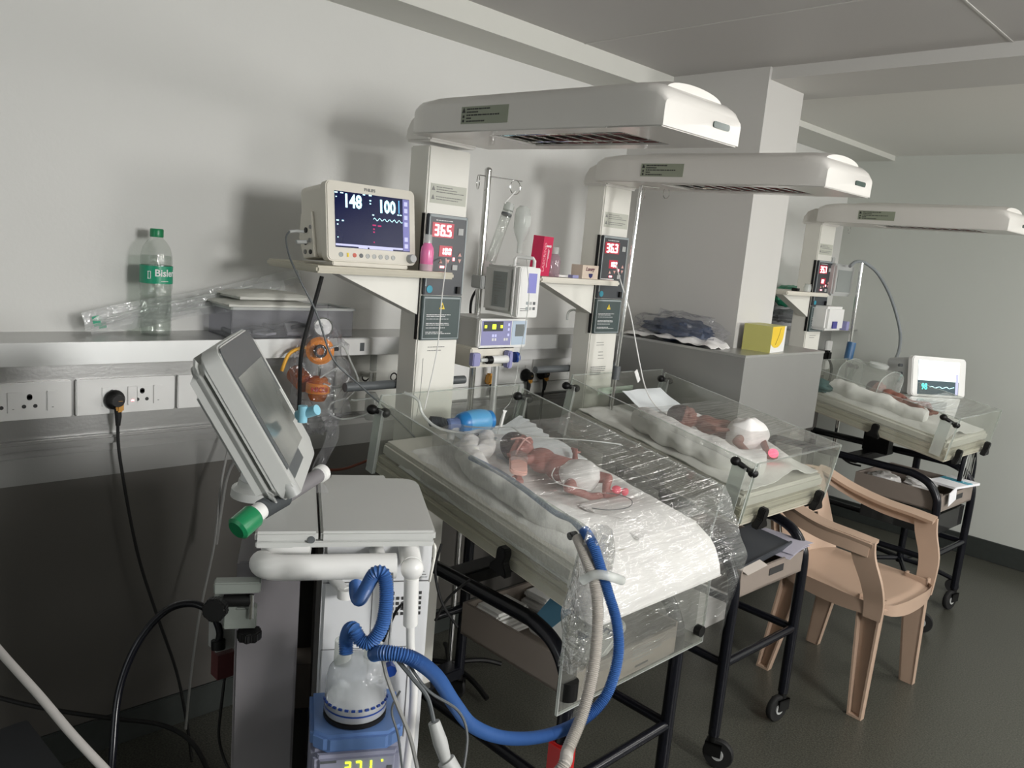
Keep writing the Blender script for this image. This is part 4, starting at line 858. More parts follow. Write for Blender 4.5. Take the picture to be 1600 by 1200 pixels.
def syringepump():
    x1 = .42; a = at(751, 500, x=x1); y0, y1, z1, z0 = a.y, a.y+.205, 1.266, 1.115
    t = thing('syringe_pump', 'white and violet syringe pump with yellow figures below the large grey pump', 'pump', (x1-.09, (y0+y1)/2, z0))
    MB().bb((x1-.17, y0+.004, z0+.03), (x1-.012, y1-.01, z1-.002)).build('pump_case', M_pumpg, t, world=True, bevel=.006)
    MB().bb((x1-.02, y0, z1-.090), (x1, y1, z1)).build('front_frame', M_white, t, world=True, bevel=.004)
    MB(DN(x1+.0005, 0, 0)).box(((y0+y1)/2-.033, z1-.044, 0), (.125, .076, .001)).build('violet_fascia', M_lilac, t, world=True, smooth=False)
    MB(DN(x1+.0005, 0, 0)).box((y1-.038, z1-.044, 0), (.062, .076, .001)).build('pale_fascia', mat('pale_blue_fascia', (.45, .55, .66), .4), t, world=True, smooth=False)
    MB(DN(x1+.0012, 0, 0)).box((y0+.054, z1-.023, 0), (.082, .030, .001)).build('display', M_panel, t, world=True, smooth=False)
    for dx, s in ((.022, .7), (.057, 1.2), (.088, .7)): MB(DN(x1+.002, 0, 0)).box((y0+dx, z1-.024, 0), (.012*s, .012*s, .001)).build('yellow_figures', M_ledy, t, world=True, smooth=False)
    MB(DN(x1+.0012, 0, 0)).box((y1-.036, z1-.036, 0), (.038, .038, .001)).build('small_lcd', M_lcdg, t, world=True, smooth=False)
    for (yy, zz) in ((.055, -.052), (.066, -.052), (.055, -.064), (.066, -.064), (.12, -.018), (.12, -.033), (.12, -.050), (.105, -.064), (.115, -.064)): MB(DN(x1+.0012, 0, 0)).box((y0+yy, z1+zz, 0), (.007, .008, .0015)).build('pump_key', M_slil if zz > -.06 else M_inkw, t, world=True, smooth=False)
    MB().bb((x1-.10, y0-.02, z0), (x1-.008, y1-.04, z1-.09)).build('syringe_bay', M_ivory, t, world=True, bevel=.004)
    MB().bb((x1-.006, y0-.03, z0+.008), (x1+.016, y0+.0, z0+.048)).build('blue_latch', M_lilac, t, world=True, bevel=.003)
    MB().bb((x1-.006, y0+.112, z0-.002), (x1+.022, y0+.132, z0+.052)).build('syringe_clamp', M_lilac, t, world=True, bevel=.004)
    MB().lathe([(.017, 0), (.017, .014), (.011, .02)], (x1+.005, y0+.150, z0+.03), (0, 1, 0), n=20).build('drive_knob', M_bluep, t, world=True)
    MB().bb((ivx-.02, ivy-.02, 1.17), (x1-.165, ivy+.02, 1.20)).build('pole_clamp', M_lgrey, t, world=True)
    s = thing('syringe', 'labelled syringe with black plunger seal in the syringe pump', 'syringe', (x1+.012, y0+.07, z0+.02))
    MB().cyl((x1+.012, y0+.045, z0+.026), (x1+.012, y0+.112, z0+.026), .0125, n=20).build('barrel', M_white, s, world=True)
    MB().cyl((x1+.012, y0+.028, z0+.026), (x1+.012, y0+.046, z0+.026), .0128, n=20).build('plunger_seal', M_blackp, s, world=True)
    MB().cyl((x1+.012, y0+.0, z0+.026), (x1+.012, y0+.028, z0+.026), .006, n=12).build('nozzle', M_frost, s, world=True)
syringepump()
# middle warmer drip pole
ivp = at(985, 400, x=.52); qx, qy = .52, 2.44
t = thing('iv_pole', 'chrome drip pole rising in front of the middle warmer column', 'drip pole', (qx, qy, 0))
tp, bt = at(1002, 290, x=.52), at(955, 640, x=.52)
MB().cyl(bt+(bt-tp)*.15, tp, .0062, n=16).build('pole_tube', M_chrome, t, world=True)
MB().cyl(tp.lerp(bt, .80), tp.lerp(bt, .86), .014, n=16).build('pole_collar', M_grey, t, world=True)
MB().cyl(tp, tp+Vector((.0, .10, .004)), .002, n=8).build('cross_arm', M_chrome, t, world=True)
hookring(at(1041, 302, x=.52), .018, t, 0); hookring(at(1005, 303, x=.52), .018, t, R(55))

# ================================================================ pillar ledge things
p = at(1198, 551, z=1.181); RT = Matrix.Rotation(R(-6), 4, 'Z')
t = thing('yellow_carton', 'yellow and white carton on the steel ledge round the pillar', 'carton', (p.x-.055, p.y+.07, 1.181))
T = Matrix.Rotation(R(8), 4, 'Z')
MB(T).bb((-.055, -.075, 0), (.055, .075, .098)).build('carton_body', M_white, t, smooth=False)
MB(T).bb((-.0555, -.0765, 0), (.0555, -.0752, .0985)).bb((-.0555, -.075, .098), (.0555, .0755, .0992)).build('olive_side', M_olive, t, smooth=False, label='olive-yellow printed side')
MB(T @ DN(.0553, .0, .0)).prism([(-.075, .098), (-.075, .035)]+[(-.02+.07*math.cos(a)*1.0, .062+.045*math.sin(a)) for a in [R(210+k*15) for k in range(11)]]+[(.055, .098)], (0, 0, 0), (1,0,0), (0,1,0), (0,0,.0006)).build('yellow_disc', M_yellow, t, smooth=False)
MB(T @ DN(.0561, .0, .0)).tube([(-.03, .03, 0), (-.01, .055, 0), (.0, .07, 0), (.008, .092, 0)], .0012, n=5).build('stem_drawing', mat('brown_ink', (.2, .12, .02), .5), t)
o = MB().grid(bagmesh((.42, 2.665, 1.225), (.15, .075, .045), 9, .3), 36, 22).build('navy_bundle', M_dkbag); tag(o, 'navy blue folded fabric bundle in a clear bag on the pillar ledge', 'bundle')
o = MB().grid(bagmesh((.42, 2.655, 1.235), (.20, .085, .058), 15, .35), 40, 26).build('clear_bag', M_bag); tag(o, 'crumpled clear bag over the navy bundle on the pillar ledge', 'plastic bag')
o = MB().grid(lambda u, v: (.20+.44*u, 2.574+.13*v-.012*u, 1.186+.045*math.sin(math.pi*u)**.6*(.25+.75*v)+.014*noise.noise((u*9, v*4, 2))), 30, 10, .002).build('white_wrap', M_cloth); tag(o, 'white crumpled wrap lying at the edge of the pillar ledge', 'wrap')

cable('black_cable', [at(748, 448, x=.2), at(738, 465, x=.2), at(735, 485, x=.2), at(737, 500, x=.2)], .0045, M_rubber, 'short black cable arching down behind the large grey pump', n=8)
cable('clear_tube', [at(886, 500, x=.25), at(888, 488, x=.25), at(897, 484, x=.26), at(902, 490, x=.26), at(900, 510, x=.26)], .004, M_tubec, 'clear hooked tube hanging under the middle warmer tray', 'tube', n=8)

# ================================================================ bedding, babies and film on the cots
def bedobj(mb, name, m, **k): return mb.build(name, m, **k)
for w, lb in enumerate(['cream mattress of the nearest cot', 'cream mattress of the middle cot', 'cream mattress of the farthest cot']):
    o = MB(BF[w]).bb((-.705, -.240, .0465), (-.012, .240, .088)).build('mattress', M_matt, bevel=.010, seg=3); tag(o, lb, 'mattress', 'cot mattresses')
def sheet(w, x0, x1, y0, y1, hf, m, name, label, nu=70, nv=60, thick=.003, cat='sheet'):
    def f(u, v):
        x = x0+(x1-x0)*u; y = y0+(y1-y0)*v; return hf(x, y, u, v)
    o = MB(BF[w]).grid(f, nu, nv, thick).build(name, m); return tag(o, label, cat)
N = lambda x, y, z=0, s=1: noise.noise((x*s, y*s, z))
def ridge(x, y, cx, cy, ax, ay, hgt, wd):
    r = math.hypot((x-cx)/ax, (y-cy)/ay); return hgt*math.exp(-((r-1)/wd)**2)
def h1(x, y, u, v):
    z = .093+ridge(x, y, -.33, .035, .25, .155, .030, .22)*(.7+.5*N(x, y, 1, 6))+.006*N(x, y, 3, 14)+.003*N(x, y, 5, 35)
    if y < -.19:
        k = (-.19-y)/.09; k = min(k, 1.3); z -= .055*k*k*(.8+.6*math.sin(x*22)**2); y = -.19-(.052)*math.sin(min(1, k)*1.5)
    if x > -.06:
        k = (x+.06)/.15; z -= .115*k*k; x = -.06+.13*math.sin(k*1.45)
    return (x, y, max(z, .0 if x > -.02 else .052))
sheet(0, -.62, .09, -.30, .235, h1, M_cloth, 'bed_sheet', 'crumpled white sheet spread over the mattress of the nearest cot', 90, 70)
sheet(0, -.68, -.42, -.02, .235, lambda x, y, u, v: (x+.02*N(x, y, 2, 5), y+.006*math.sin(u*60)*(v > .97), .097+.012*N(x, y, 8, 7)+.022*max(0, v-.8)*5*(1-u)), M_clothb, 'paper_pad', 'pale serrated pad under the head end of the nearest cot', 40, 30, .0015, 'pad')
def roll(w, pts, r, name, label, m=M_cloth, seed=0):
    P = spline([Vector(p) for p in pts], 16); rr = [r*(1+.14*noise.noise((i*.13+seed, 0, 0)))*(.55 if i in (0, len(P)-1) else 1) for i in range(len(P))]
    mb = MB(BF[w]).tube(P, rr, n=36, res=1, smooth=False)
    for v in mb.b.verts: v.co += Vector((noise.noise(v.co*13+Vector((seed, 0, 0))), noise.noise(v.co*13+Vector((5, seed, 0))), noise.noise(v.co*15+Vector((0, 9, seed)))))*.012+Vector((noise.noise(v.co*40), noise.noise(v.co*40+Vector((3, 3, 3))), noise.noise(v.co*45+Vector((7, 0, 1)))))*.003
    o = mb.build(name, m); return tag(o, label, 'towel')
roll(0, [(-.56, -.06, .115), (-.50, -.12, .118), (-.42, -.155, .118), (-.30, -.165, .116), (-.18, -.155, .112), (-.10, -.11, .11)], .030, 'rolled_towel', 'white rolled towel along the near side of the nearest baby')
roll(0, [(-.60, -.05, .112), (-.575, .0, .120), (-.54, -.03, .125), (-.50, -.075, .12)], .026, 'folded_cloth', 'bunched white cloth beside the blue resuscitation bag', seed=4)
sheet(0, -.52, -.40, .05, .20, lambda x, y, u, v: (x+.25*(y-.1), y, .130+.012*N(x, y, 8, 9)-.02*abs(v-.5)), M_clothb, 'burp_cloth', 'pale cloth square on the far side of the nearest baby', 20, 20, .003, 'cloth')
sheet(0, -.20, -.02, -.02, .21, lambda x, y, u, v: (x, y, .105+.016*math.sin(math.pi*u)*math.sin(math.pi*v)+.004*N(x, y, 2, 12)), M_cloth, 'folded_sheet', 'smooth white folded sheet over the foot end of the nearest cot', 30, 30, .006, 'sheet')

def baby(w, L, label, mskin, fingers=True, voxel=.0020):
    """L: dict of bed-space joints"""
    B = lambda p: BF[w] @ Vector(p)
    caps = []; ells = []
    rot = BF[w].to_3x3()
    hc = Vector(L['head']); ax = (Vector(L['neck'])-hc).normalized()      # toward the body
    up = Vector(L.get('face', (0, 0, 1))); up = (up-ax*up.dot(ax)).normalized(); sd = ax.cross(up)
    HR = rot @ Matrix((ax, sd, up)).transposed(); s = L.get('s', 1.0)
    hp = lambda a, b, c: B(hc+ax*a*s+sd*b*s+up*c*s)
    ells.append((B(hc), (.048*s, .037*s, .040*s), HR))
    ells.append((hp(.018, 0, .010), (.028*s, .026*s, .028*s), HR))
    ells += [(hp(.016, 0, .041), (.0075*s, .0042*s, .0052*s), HR), (hp(.030, 0, .034), (.004*s, .008*s, .004*s), HR), (hp(.037, 0, .026), (.006*s, .009*s, .007*s), HR)]
    for q in (-1, 1):
        ells += [(hp(.005, .0125*q, .0355), (.0045*s, .0065*s, .004*s), HR), (hp(.004, .037*q, .0), (.010*s, .004*s, .007*s), HR), (hp(.022, .019*q, .024), (.011*s, .009*s, .010*s), HR)]
    caps.append((B(hc+ax*.03*s), B(L['chest']), .016*s, .020*s))
    TR = rot @ Matrix((ax, sd, up)).transposed()
    ells += [(B(L['chest']), (.040*s, .038*s, .028*s), TR), (B(L['belly']), (.042*s, .036*s, .030*s), TR), (B(L['hip']), (.032*s, .034*s, .026*s), TR)]
    caps.append((B(L['chest']), B(L['belly']), .027*s, .028*s)); caps.append((B(L['belly']), B(L['hip']), .028*s, .024*s))
    for arm in L['arms']:
        a, b, c = [Vector(p) for p in arm[:3]]
        caps += [(B(L['chest']), B(a), .016*s, .013*s), (B(a), B(b), .0125*s, .0095*s), (B(b), B(c), .0095*s, .0065*s)]
        d = (c-b).normalized(); n = Vector((0, 0, 1)); t_ = d.cross(n).normalized()
        ells.append((B(c+d*.010*s), (.011*s, .0095*s, .006*s), rot @ Matrix((d, t_, d.cross(t_)*-1)).transposed()))
        for k, (o, l) in enumerate(((-.0075, .011), (-.0035, .014), (.0008, .0145), (.005, .0125))):
            k0 = c+d*.017*s+t_*o*s; k1 = k0+d*l*.55*s+t_*o*.3*s; k2 = k1+d*l*.3*s-n*.0055*s
            caps += [(B(k0), B(k1), .0026*s, .0023*s), (B(k1), B(k2), .0023*s, .002*s)]
        th = c+d*.006*s+t_*.008*s; caps += [(B(th), B(th+t_*.007*s+d*.006*s), .0028*s, .0024*s)]
    for leg in L['legs']:
        a, b, c = [Vector(p) for p in leg[:3]]; f = Vector(leg[3])
        caps += [(B(L['hip']), B(a), .019*s, .018*s), (B(a), B(b), .018*s, .0125*s), (B(b), B(c), .0125*s, .0085*s)]
        fd = (f-c).normalized(); caps += [(B(c), B(c+(f-c)*.75), .0095*s, .0085*s)]
        n2 = fd.cross((c-b).normalized()); n2 = n2.normalized() if n2.length > .01 else Vector((0, 1, 0))
        for k in range(5): q = f+n2*(k-2)*.0038*s; caps += [(B(c+(f-c)*.7), B(q-fd*(.002+.0012*k)*s), .0042*s, (.0034-.0003*k)*s)]
    o = organic('baby', mskin, caps, ells, voxel=voxel, smooth=3)
    tag(o, label, 'person')
    hr = MB(); HM_ = Matrix.Translation(B(hc)) @ HR.to_4x4()
    hr.T = HM_
    def hf(u, v):
        a = 2*math.pi*u; b = v*1.62                     # cap around -x axis (crown)
        k = 1.035+.012*noise.noise((math.cos(a)*5, math.sin(a)*5, v*9))
        return (-.048*s*k*math.cos(b), .037*s*k*math.sin(b)*math.cos(a), (.040*s*k*math.sin(b)*math.sin(a)) if math.sin(a) < 0 else .040*s*k*math.sin(b)*math.sin(a)*.97)
    hr.grid(hf, 32, 12).build('hair', M_hair, o, world=True)
    return o, hp, B
L1 = dict(head=(-.462, .010, .137), neck=(-.415, .020, .13), face=(.05, -.35, 1), chest=(-.385, .028, .132), belly=(-.335, .040, .130), hip=(-.288, .055, .125),
    arms=[((-.385, .062, .135), (-.345, .112, .130), (-.378, .145, .140)), ((-.398, -.008, .135), (-.400, -.052, .125), (-.362, -.078, .118))],
    legs=[((-.275, .035, .128), (-.235, -.035, .135), (-.200, .010, .120), (-.180, .032, .128)), ((-.272, .078, .132), (-.215, .085, .150), (-.200, .070, .115), (-.176, .100, .128))])
b1, hp1, B1 = baby(0, L1, 'newborn baby lying on its back in a nappy in the nearest cot', M_skin)
m = MB(); R1 = BF[0].to_3x3()
m.ell(B1((-.272, .052, .136)), (.052, .062, .040), R1 @ Matrix.Rotation(.3, 3, 'Z'), n=40, m=24)
for v in m.b.verts: v.co += Vector((noise.noise(v.co*20), noise.noise(v.co*20+Vector((4, 0, 0))), noise.noise(v.co*22+Vector((0, 5, 0)))))*.010+Vector((0, 0, noise.noise(v.co*50)*.004))
m.build('nappy', M_cloth, b1, world=True)
m = MB(); m.tube([hp1(.020, -.034, .012), hp1(.022, -.022, .036), hp1(.022, .0, .046), hp1(.022, .022, .036), hp1(.020, .034, .012)], .0024, n=6, res=4); m.tube([hp1(-.01, .02, .036), hp1(.012, .006, .046), hp1(.036, -.004, .036)], .0024, n=6); m.build('face_tape', M_tape, b1, world=True)
f = frame(B1((-.372, -.072, .135)), R1 @ Vector((.75, -.66, -.1)), R1 @ Vector((.5, .8, 0)))
m = MB(f); m.prism(rrect(.080, .044, .014), (0, 0, -.005), (1,0,0), (0,1,0), (0,0,.012)); o = m.build('arm_splint', M_splint, bevel=.003); tag(o, 'pink splint pad strapped to the near arm of the nearest baby', 'splint')
o = MB(f).grid(lambda u, v: (-.045+.05*u, -.022+.044*v, .014+.008*math.sin(math.pi*v)+.002*noise.noise((u*9, v*9, 0))), 16, 10).build('clear_dressing', M_film2); tag(o, 'clear crinkled dressing over the pink splint', 'dressing')
cable('feeding_tube', [BW(0, -.60, -.06, .15), BW(0, -.53, -.03, .17), BW(0, -.49, .0, .185), BW(0, -.445, -.005, .186), BW(0, -.40, .03, .19), BW(0, -.33, .12, .20), BW(0, -.28, .2, .20)], .0016, M_tubec, 'thin clear breathing line taped across the face of the nearest baby', 'tube', n=6)
pr = MB(); pr.ell(B1((-.185, .090, .132)), (.012, .013, .010), R1).ell(B1((-.176, .115, .126)), (.008, .010, .010), R1); tag(pr.build('foot_probe', mat('red_glow_wrap', (.55, .10, .13), .5, emit=(.9, .05, .12), es=.25)), 'pinkish red sensor wrap on the far foot of the nearest baby', 'sensor')
cable('sensor_wire', [B1((-.30, -.02, .155)), B1((-.275, -.055, .15)), B1((-.235, -.07, .15)), B1((-.205, -.045, .15)), B1((-.195, -.0, .14))], .0013, M_white, 'white wire looping round the near leg of the nearest baby', n=6)
cable('sensor_wire', [B1((-.185, .05, .13)), B1((-.15, .07, .135)), B1((-.115, .06, .14)), B1((-.095, .02, .14)), B1((-.11, -.03, .135)), B1((-.14, -.055, .13))], .0011, M_grey, 'thin grey wire looping beyond the foot of the nearest baby', n=6)

# blue resuscitation bag
cB = BW(0, -.622, -.008, .150); ax = R1 @ Vector((.10, 1, .05)).normalized(); cB = cB-ax*.0
t = thing('resuscitation_bag', 'blue silicone resuscitation bag at the head of the nearest cot', 'resuscitator', cB-Vector((0, 0, .035)))
MB().lathe([(.016, -.050), (.025, -.045), (.031, -.025), (.0335, .0), (.033, .025), (.029, .042), (.022, .050)], cB, ax, n=30).build('squeeze_bag', M_skyb, t, world=True)
MB().lathe([(.018, -.053), (.0262, -.047), (.0305, -.032), (.0312, -.026)], cB, ax, n=30).build('bag_collar', M_skyd, t, world=True)
MB().lathe([(.024, .042), (.027, .045), (.027, .056), (.020, .058)], cB, ax, n=26).build('inlet_ring', M_skyd, t, world=True)
MB().lathe([(.013, -.090), (.017, -.085), (.017, -.053)], cB, ax, n=20).build('valve', clear('blue_clear', (.45, .55, .8), .3, mcol=(.3, .4, .7), refl=.6), t, world=True)
o = MB().tube([BW(0, -.655, -.135, .15), BW(0, -.645, -.11, .15), BW(0, -.63, -.085, .145)], .013, n=14, ribs=.004).build('grey_connector', M_grey); tag(o, 'short dark grey ribbed connector left of the blue resuscitation bag', 'connector')
o = MB().ell(BW(0, -.63, -.075, .135), (.02, .022, .018)).cyl(BW(0, -.63, -.075, .13), BW(0, -.60, -.10, .11), .010, n=12).build('clear_elbow', M_frost); tag(o, 'clear elbow piece between the grey connector and the blue bag', 'connector')
cable('monitor_lead', [at(452, 362, x=.36), at(447, 372, x=.37), at(452, 400, x=.42), at(470, 440, x=.45), at(495, 490, x=.47), at(520, 560, x=.50), at(560, 600, x=.52), at(610, 645, x=.50), at(650, 685, x=.53), at(680, 712, x=.6), at(720, 740, x=.7)], .0024, M_grey, 'thin grey lead running from the monitor side down into the nearest cot')
cable('monitor_lead', [at(475, 362, x=.37), at(462, 361, x=.36), at(452, 362, x=.36)], .004, M_lgrey, 'light grey lead plug at the side of the patient monitor', 'lead')
cable('monitor_power_cord', [at(503, 432, x=.36), at(494, 465, x=.35), at(478, 520, x=.34), at(470, 560, x=.33), at(468, 620, x=.30), at(466, 660, x=.28)], .0055, M_rubber, 'thick black cord hanging under the nearest warmer tray')
cable('white_probe_wire', [at(697, 404, x=.47), at(696, 420, x=.50), at(690, 470, x=.51), at(684, 540, x=.52), at(672, 600, x=.54), at(663, 640, x=.56)], .0016, M_white, 'thin white probe wire hanging from the nearest warmer read-out', n=6)
cable('white_probe_wire', [at(661, 560, x=.46), at(657, 610, x=.47), at(651, 650, x=.48)], .0009, M_inkg, 'very thin grey wire at the left edge of the nearest column', n=5)
cable('clear_breathing_tube', [BW(0, -.70, -.20, .22), BW(0, -.675, -.17, .205), BW(0, -.655, -.16, .17), BW(0, -.62, -.12, .14), BW(0, -.56, -.02, .135), BW(0, -.50, -.03, .15)], .004, M_tubec, 'clear breathing tube curling over the head corner of the nearest cot', 'tube')
# paper tag on the drip line
T = frame(at(786, 655, x=.62), at(790, 640, x=.62)-at(783, 668, x=.62), Vector((0, 1, 0)))
o = MB(T).prism([(-.022, -.004), (.018, -.004), (.026, -.009), (.026, .009), (.018, .004), (-.022, .004)], (0, 0, 0), (1,0,0), (0,1,0), (0,0,.002)).build('white_tag', M_white); tag(o, 'white clamp tag on the drip line above the nearest cot', 'clamp')

# cling film over the nearest cot
H = .197
def filmf(u, v):
    # v across: near outside -> top -> far outside ; u: head -> foot and down over the foot
    if u < .68: x = -.50+.50*(u/.68); z0 = H
    else:
        k = (u-.68)/.32; x = .0+.090*min(1, k*2.2)+.012*math.sin(k*3.1); z0 = H-.30*k**1.05
    jag = .05*noise.noise((u*6, 0, 3))
    if v < .16: y = -.268-.006*math.sin(v*20); z = z0-(.16-v)/.16*(.13+jag)
    elif v > .88: y = .268; z = z0-(v-.88)/.12*.09
    else:
        t = (v-.16)/.72; y = -.268+.536*t; z = z0+.004-.010*math.sin(math.pi*t)
    if u < .12: z -= 0.0; x += .05*noise.noise((v*5, 1, 0))*(1-u/.12)
    z += (.0030*noise.noise((x*60, y*3, 1))+.0014*noise.noise((x*150+y*20, y*4, 5)))
    if u >= .68: x += .010*noise.noise((z*9+y*14, y*4-z*8, 3))+.004*noise.noise((z*30+y*25, y*12, 4))
    y += .004*noise.noise((x*30, z*30, 7)) if (v < .16 or v > .88) else 0
    return (x, y, z)
o = MB(BF[0]).grid(filmf, 150, 70).build('cling_film', M_film); tag(o, 'cling film stretched over the foot half of the nearest cot', 'cling film')
def bunch(u, v):
    a = 2*math.pi*v; r = .022+.012*noise.noise((math.cos(a)*2.2, math.sin(a)*2.2, u*4))+.010*math.sin(math.pi*u)
    return (.03+r*math.cos(a)+.02*u, -.245+r*math.sin(a)*1.2-.01*u, .20-.30*u)
o = MB(BF[0]).grid(bunch, 40, 40).build('film_bunch', M_film2); tag(o, 'gathered crumpled film around the hoses at the near foot corner of the nearest cot', 'cling film')
def film2(u, v):
    x = -.42+.43*u; y = -.266+.532*v; z = H+.003-.012*math.sin(math.pi*v)*math.sin(math.pi*u)+.003*noise.noise((x*50, y*5, 9))+.0015*noise.noise((x*120, y*6, 2))
    if v < .04 or v > .96: z -= .02
    return (x, y, z)
o = MB(BF[1]).grid(film2, 90, 50).build('cling_film', M_film); tag(o, 'cling film stretched over the middle cot', 'cling film')

# middle cot
def h2(x, y, u, v):
    z = .094+ridge(x, y, -.30, .05, .24, .15, .040, .28)*(.8+.5*N(x, y, 11, 7))+.008*N(x, y, 13, 10)+.003*N(x, y, 15, 35)
    return (x, y, z)
sheet(1, -.69, -.03, -.225, .225, h2, M_cloth, 'bed_sheet', 'crumpled white sheet spread over the mattress of the middle cot', 80, 60)
roll(1, [(-.50, -.13, .125), (-.40, -.16, .135), (-.28, -.15, .135), (-.17, -.12, .125), (-.10, -.03, .12)], .042, 'rolled_towel', 'puffy white rolled towel along the near side of the middle baby', seed=9)
sheet(1, -.66, -.54, -.05, .17, lambda x, y, u, v: (x, y, .125+.035*(1-u)+.012*N(x, y, 3, 12)), M_clothb, 'paper_pad', 'white pad edge rising at the head of the middle cot', 20, 20, .002, 'pad')
L2 = dict(head=(-.415, -.025, .155), neck=(-.37, .005, .15), face=(.1, -.3, 1), chest=(-.345, .025, .150), belly=(-.300, .065, .148), hip=(-.255, .10, .142),
    arms=[((-.36, .06, .15), (-.33, .10, .14), (-.36, .13, .135)), ((-.335, -.005, .155), (-.29, -.01, .16), (-.265, .015, .165))],
    legs=[((-.24, .085, .145), (-.185, -.055, .165), (-.13, -.045, .14), (-.105, -.02, .145)), ((-.24, .11, .145), (-.18, .09, .16), (-.12, .05, .13), (-.09, .045, .14))])
b2, hp2, B2 = baby(1, L2, 'dark haired newborn baby in a large white nappy in the middle cot', M_skinp)
m = MB(); m.ell(B2((-.225, .075, .158)), (.062, .078, .056), BF[1].to_3x3(), n=40, m=24)
for v in m.b.verts: v.co += Vector((noise.noise(v.co*18), noise.noise(v.co*18+Vector((4, 0, 0))), noise.noise(v.co*20+Vector((0, 5, 0)))))*.016+Vector((0, 0, noise.noise(v.co*45)*.005))
m.build('nappy', M_cloth, b2, world=True)
o = MB().ell(B2((-.095, .02, .155)), (.016, .011, .014)).build('foot_probe', mat('glowing_probe', (.7, .1, .15), .5, emit=(1, .08, .15), es=2.2)); tag(o, 'glowing red foot sensor in the middle cot', 'sensor')
cable('white_probe_wire', [at(962, 412, x=.46), at(970, 440, x=.50), at(985, 490, x=.53), at(998, 560, x=.56), at(1010, 610, x=.62), at(1030, 640, x=.68), at(1055, 655, x=.72)], .0022, M_white, 'white probe wire hanging from the middle warmer read-out into its cot', n=7)
T = frame(at(996, 588, x=.58), at(1000, 605, x=.58)-at(990, 572, x=.58), Vector((0, 1, 0)))
o = MB(T).bb((-.025, -.008, -.001), (.022, .008, .001)).build('white_tag', M_white); tag(o, 'white paper tag on the probe wire above the middle cot', 'tag')
o = MB(WM[1]).bb((-.012, -.09, .0), (-.006, .075, .022)); o.T = Matrix(); o.b.transform(Matrix.Translation((0, 0, 0)))
o.b.free()
c = at(952, 607, x=.42); o = MB().bb((.447, c.y-.10, c.z-.012), (.451, c.y+.10, c.z+.012)).build('instruction_strip', clear('pale_green_strip', (.75, .85, .78), .5, mcol=(.62, .72, .62), refl=.4)); tag(o, 'pale green printed strip on the head panel of the middle cot', 'label strip')
l = MB(); lines(l, DN(.4514, 0, c.z), c.y-.03, c.y+.085, .005, .006, 2, .0022, 61); l.build('strip_print', M_inkg, o, world=True)
# farthest cot
sheet(2, -.69, -.03, -.235, .225, lambda x, y, u, v: (x, y, .094+.035*math.exp(-((y+.12)/.08)**2)*(.7+.6*N(x, y, 1, 7))+.008*N(x, y, 4, 10)-(.03*max(0, (-.2-y)/.035))), M_cloth, 'bed_sheet', 'crumpled white sheet spread over the mattress of the farthest cot', 60, 40)
roll(2, [(-.60, -.15, .12), (-.45, -.17, .13), (-.30, -.16, .13), (-.16, -.14, .12)], .036, 'rolled_towel', 'white rolled towel along the near side of the farthest baby', seed=13)
L3 = dict(head=(-.47, .03, .140), neck=(-.43, .02, .135), face=(.05, -.1, 1), chest=(-.395, .01, .138), belly=(-.345, .0, .136), hip=(-.30, -.005, .13),
    arms=[((-.40, .04, .135), (-.37, .08, .13), (-.40, .11, .13)), ((-.395, -.02, .14), (-.36, -.05, .145), (-.33, -.03, .155))],
    legs=[((-.285, .015, .135), (-.235, .05, .15), (-.20, .03, .125), (-.18, .045, .13)), ((-.285, -.02, .135), (-.235, -.055, .15), (-.20, -.03, .125), (-.18, -.02, .13))])
b3, hp3, B3_ = baby(2, L3, 'small newborn baby under the clear hood in the farthest cot', M_skinp, voxel=.0026)
m = MB(BF[2]); 
m.T = BF[2]
t = thing('oxygen_hood', 'clear domed oxygen hood standing on the farthest cot', 'oxygen hood', BW(2, -.52, .04, .10))
m = MB(BF[2]).prism([(-.13, .0), (.13, .0), (.13, .09)]+[(.13*math.cos(a)*1.0, .09+.055*math.sin(a)) for a in [R(20+k*20) for k in range(8)]]+[(-.13, .09)], (-.62, .05, .098), (0, 1, 0), (0, 0, 1), (.20, 0, 0)); m.build('hood_shell', clear('hazy_hood', (.9, .92, .9), .22, mcol=(.7, .71, .68), refl=.6), t, world=True)
m = MB(BF[2])
for xx in (-.62, -.42):
    m.tube([(xx, -.08, .10), (xx, -.08, .19), (xx, -.04, .225), (xx, .05, .243), (xx, .14, .225), (xx, .18, .19), (xx, .18, .10)], .0025, n=6)
m.build('hood_edge', M_acre, t, world=True)
MB(BF[2]).lathe([(.04, .24), (.045, .255), (.04, .258)], (-.50, .05, 0), (0, 0, 1), n=24).build('hood_port', M_frost, t, world=True)
o = MB(BF[2]).grid(lambda u, v: (-.24+.24*u, -.255+.51*v, .195-.02*math.sin(math.pi*u)*math.sin(math.pi*v)+.006*noise.noise((u*12, v*3, 2))), 50, 30).build('cling_film', M_film); tag(o, 'loose cling film over the foot end of the farthest cot', 'cling film')
o = MB(BF[2]).grid(bagmesh((-.64, -.20, .115), (.07, .05, .03), 22, .3), 24, 16).build('teal_bundle', mat('teal_fabric', (.05, .12, .12), .6, var=.5, scale=20)); tag(o, 'dark teal bundle at the near head corner of the farthest cot', 'bundle')

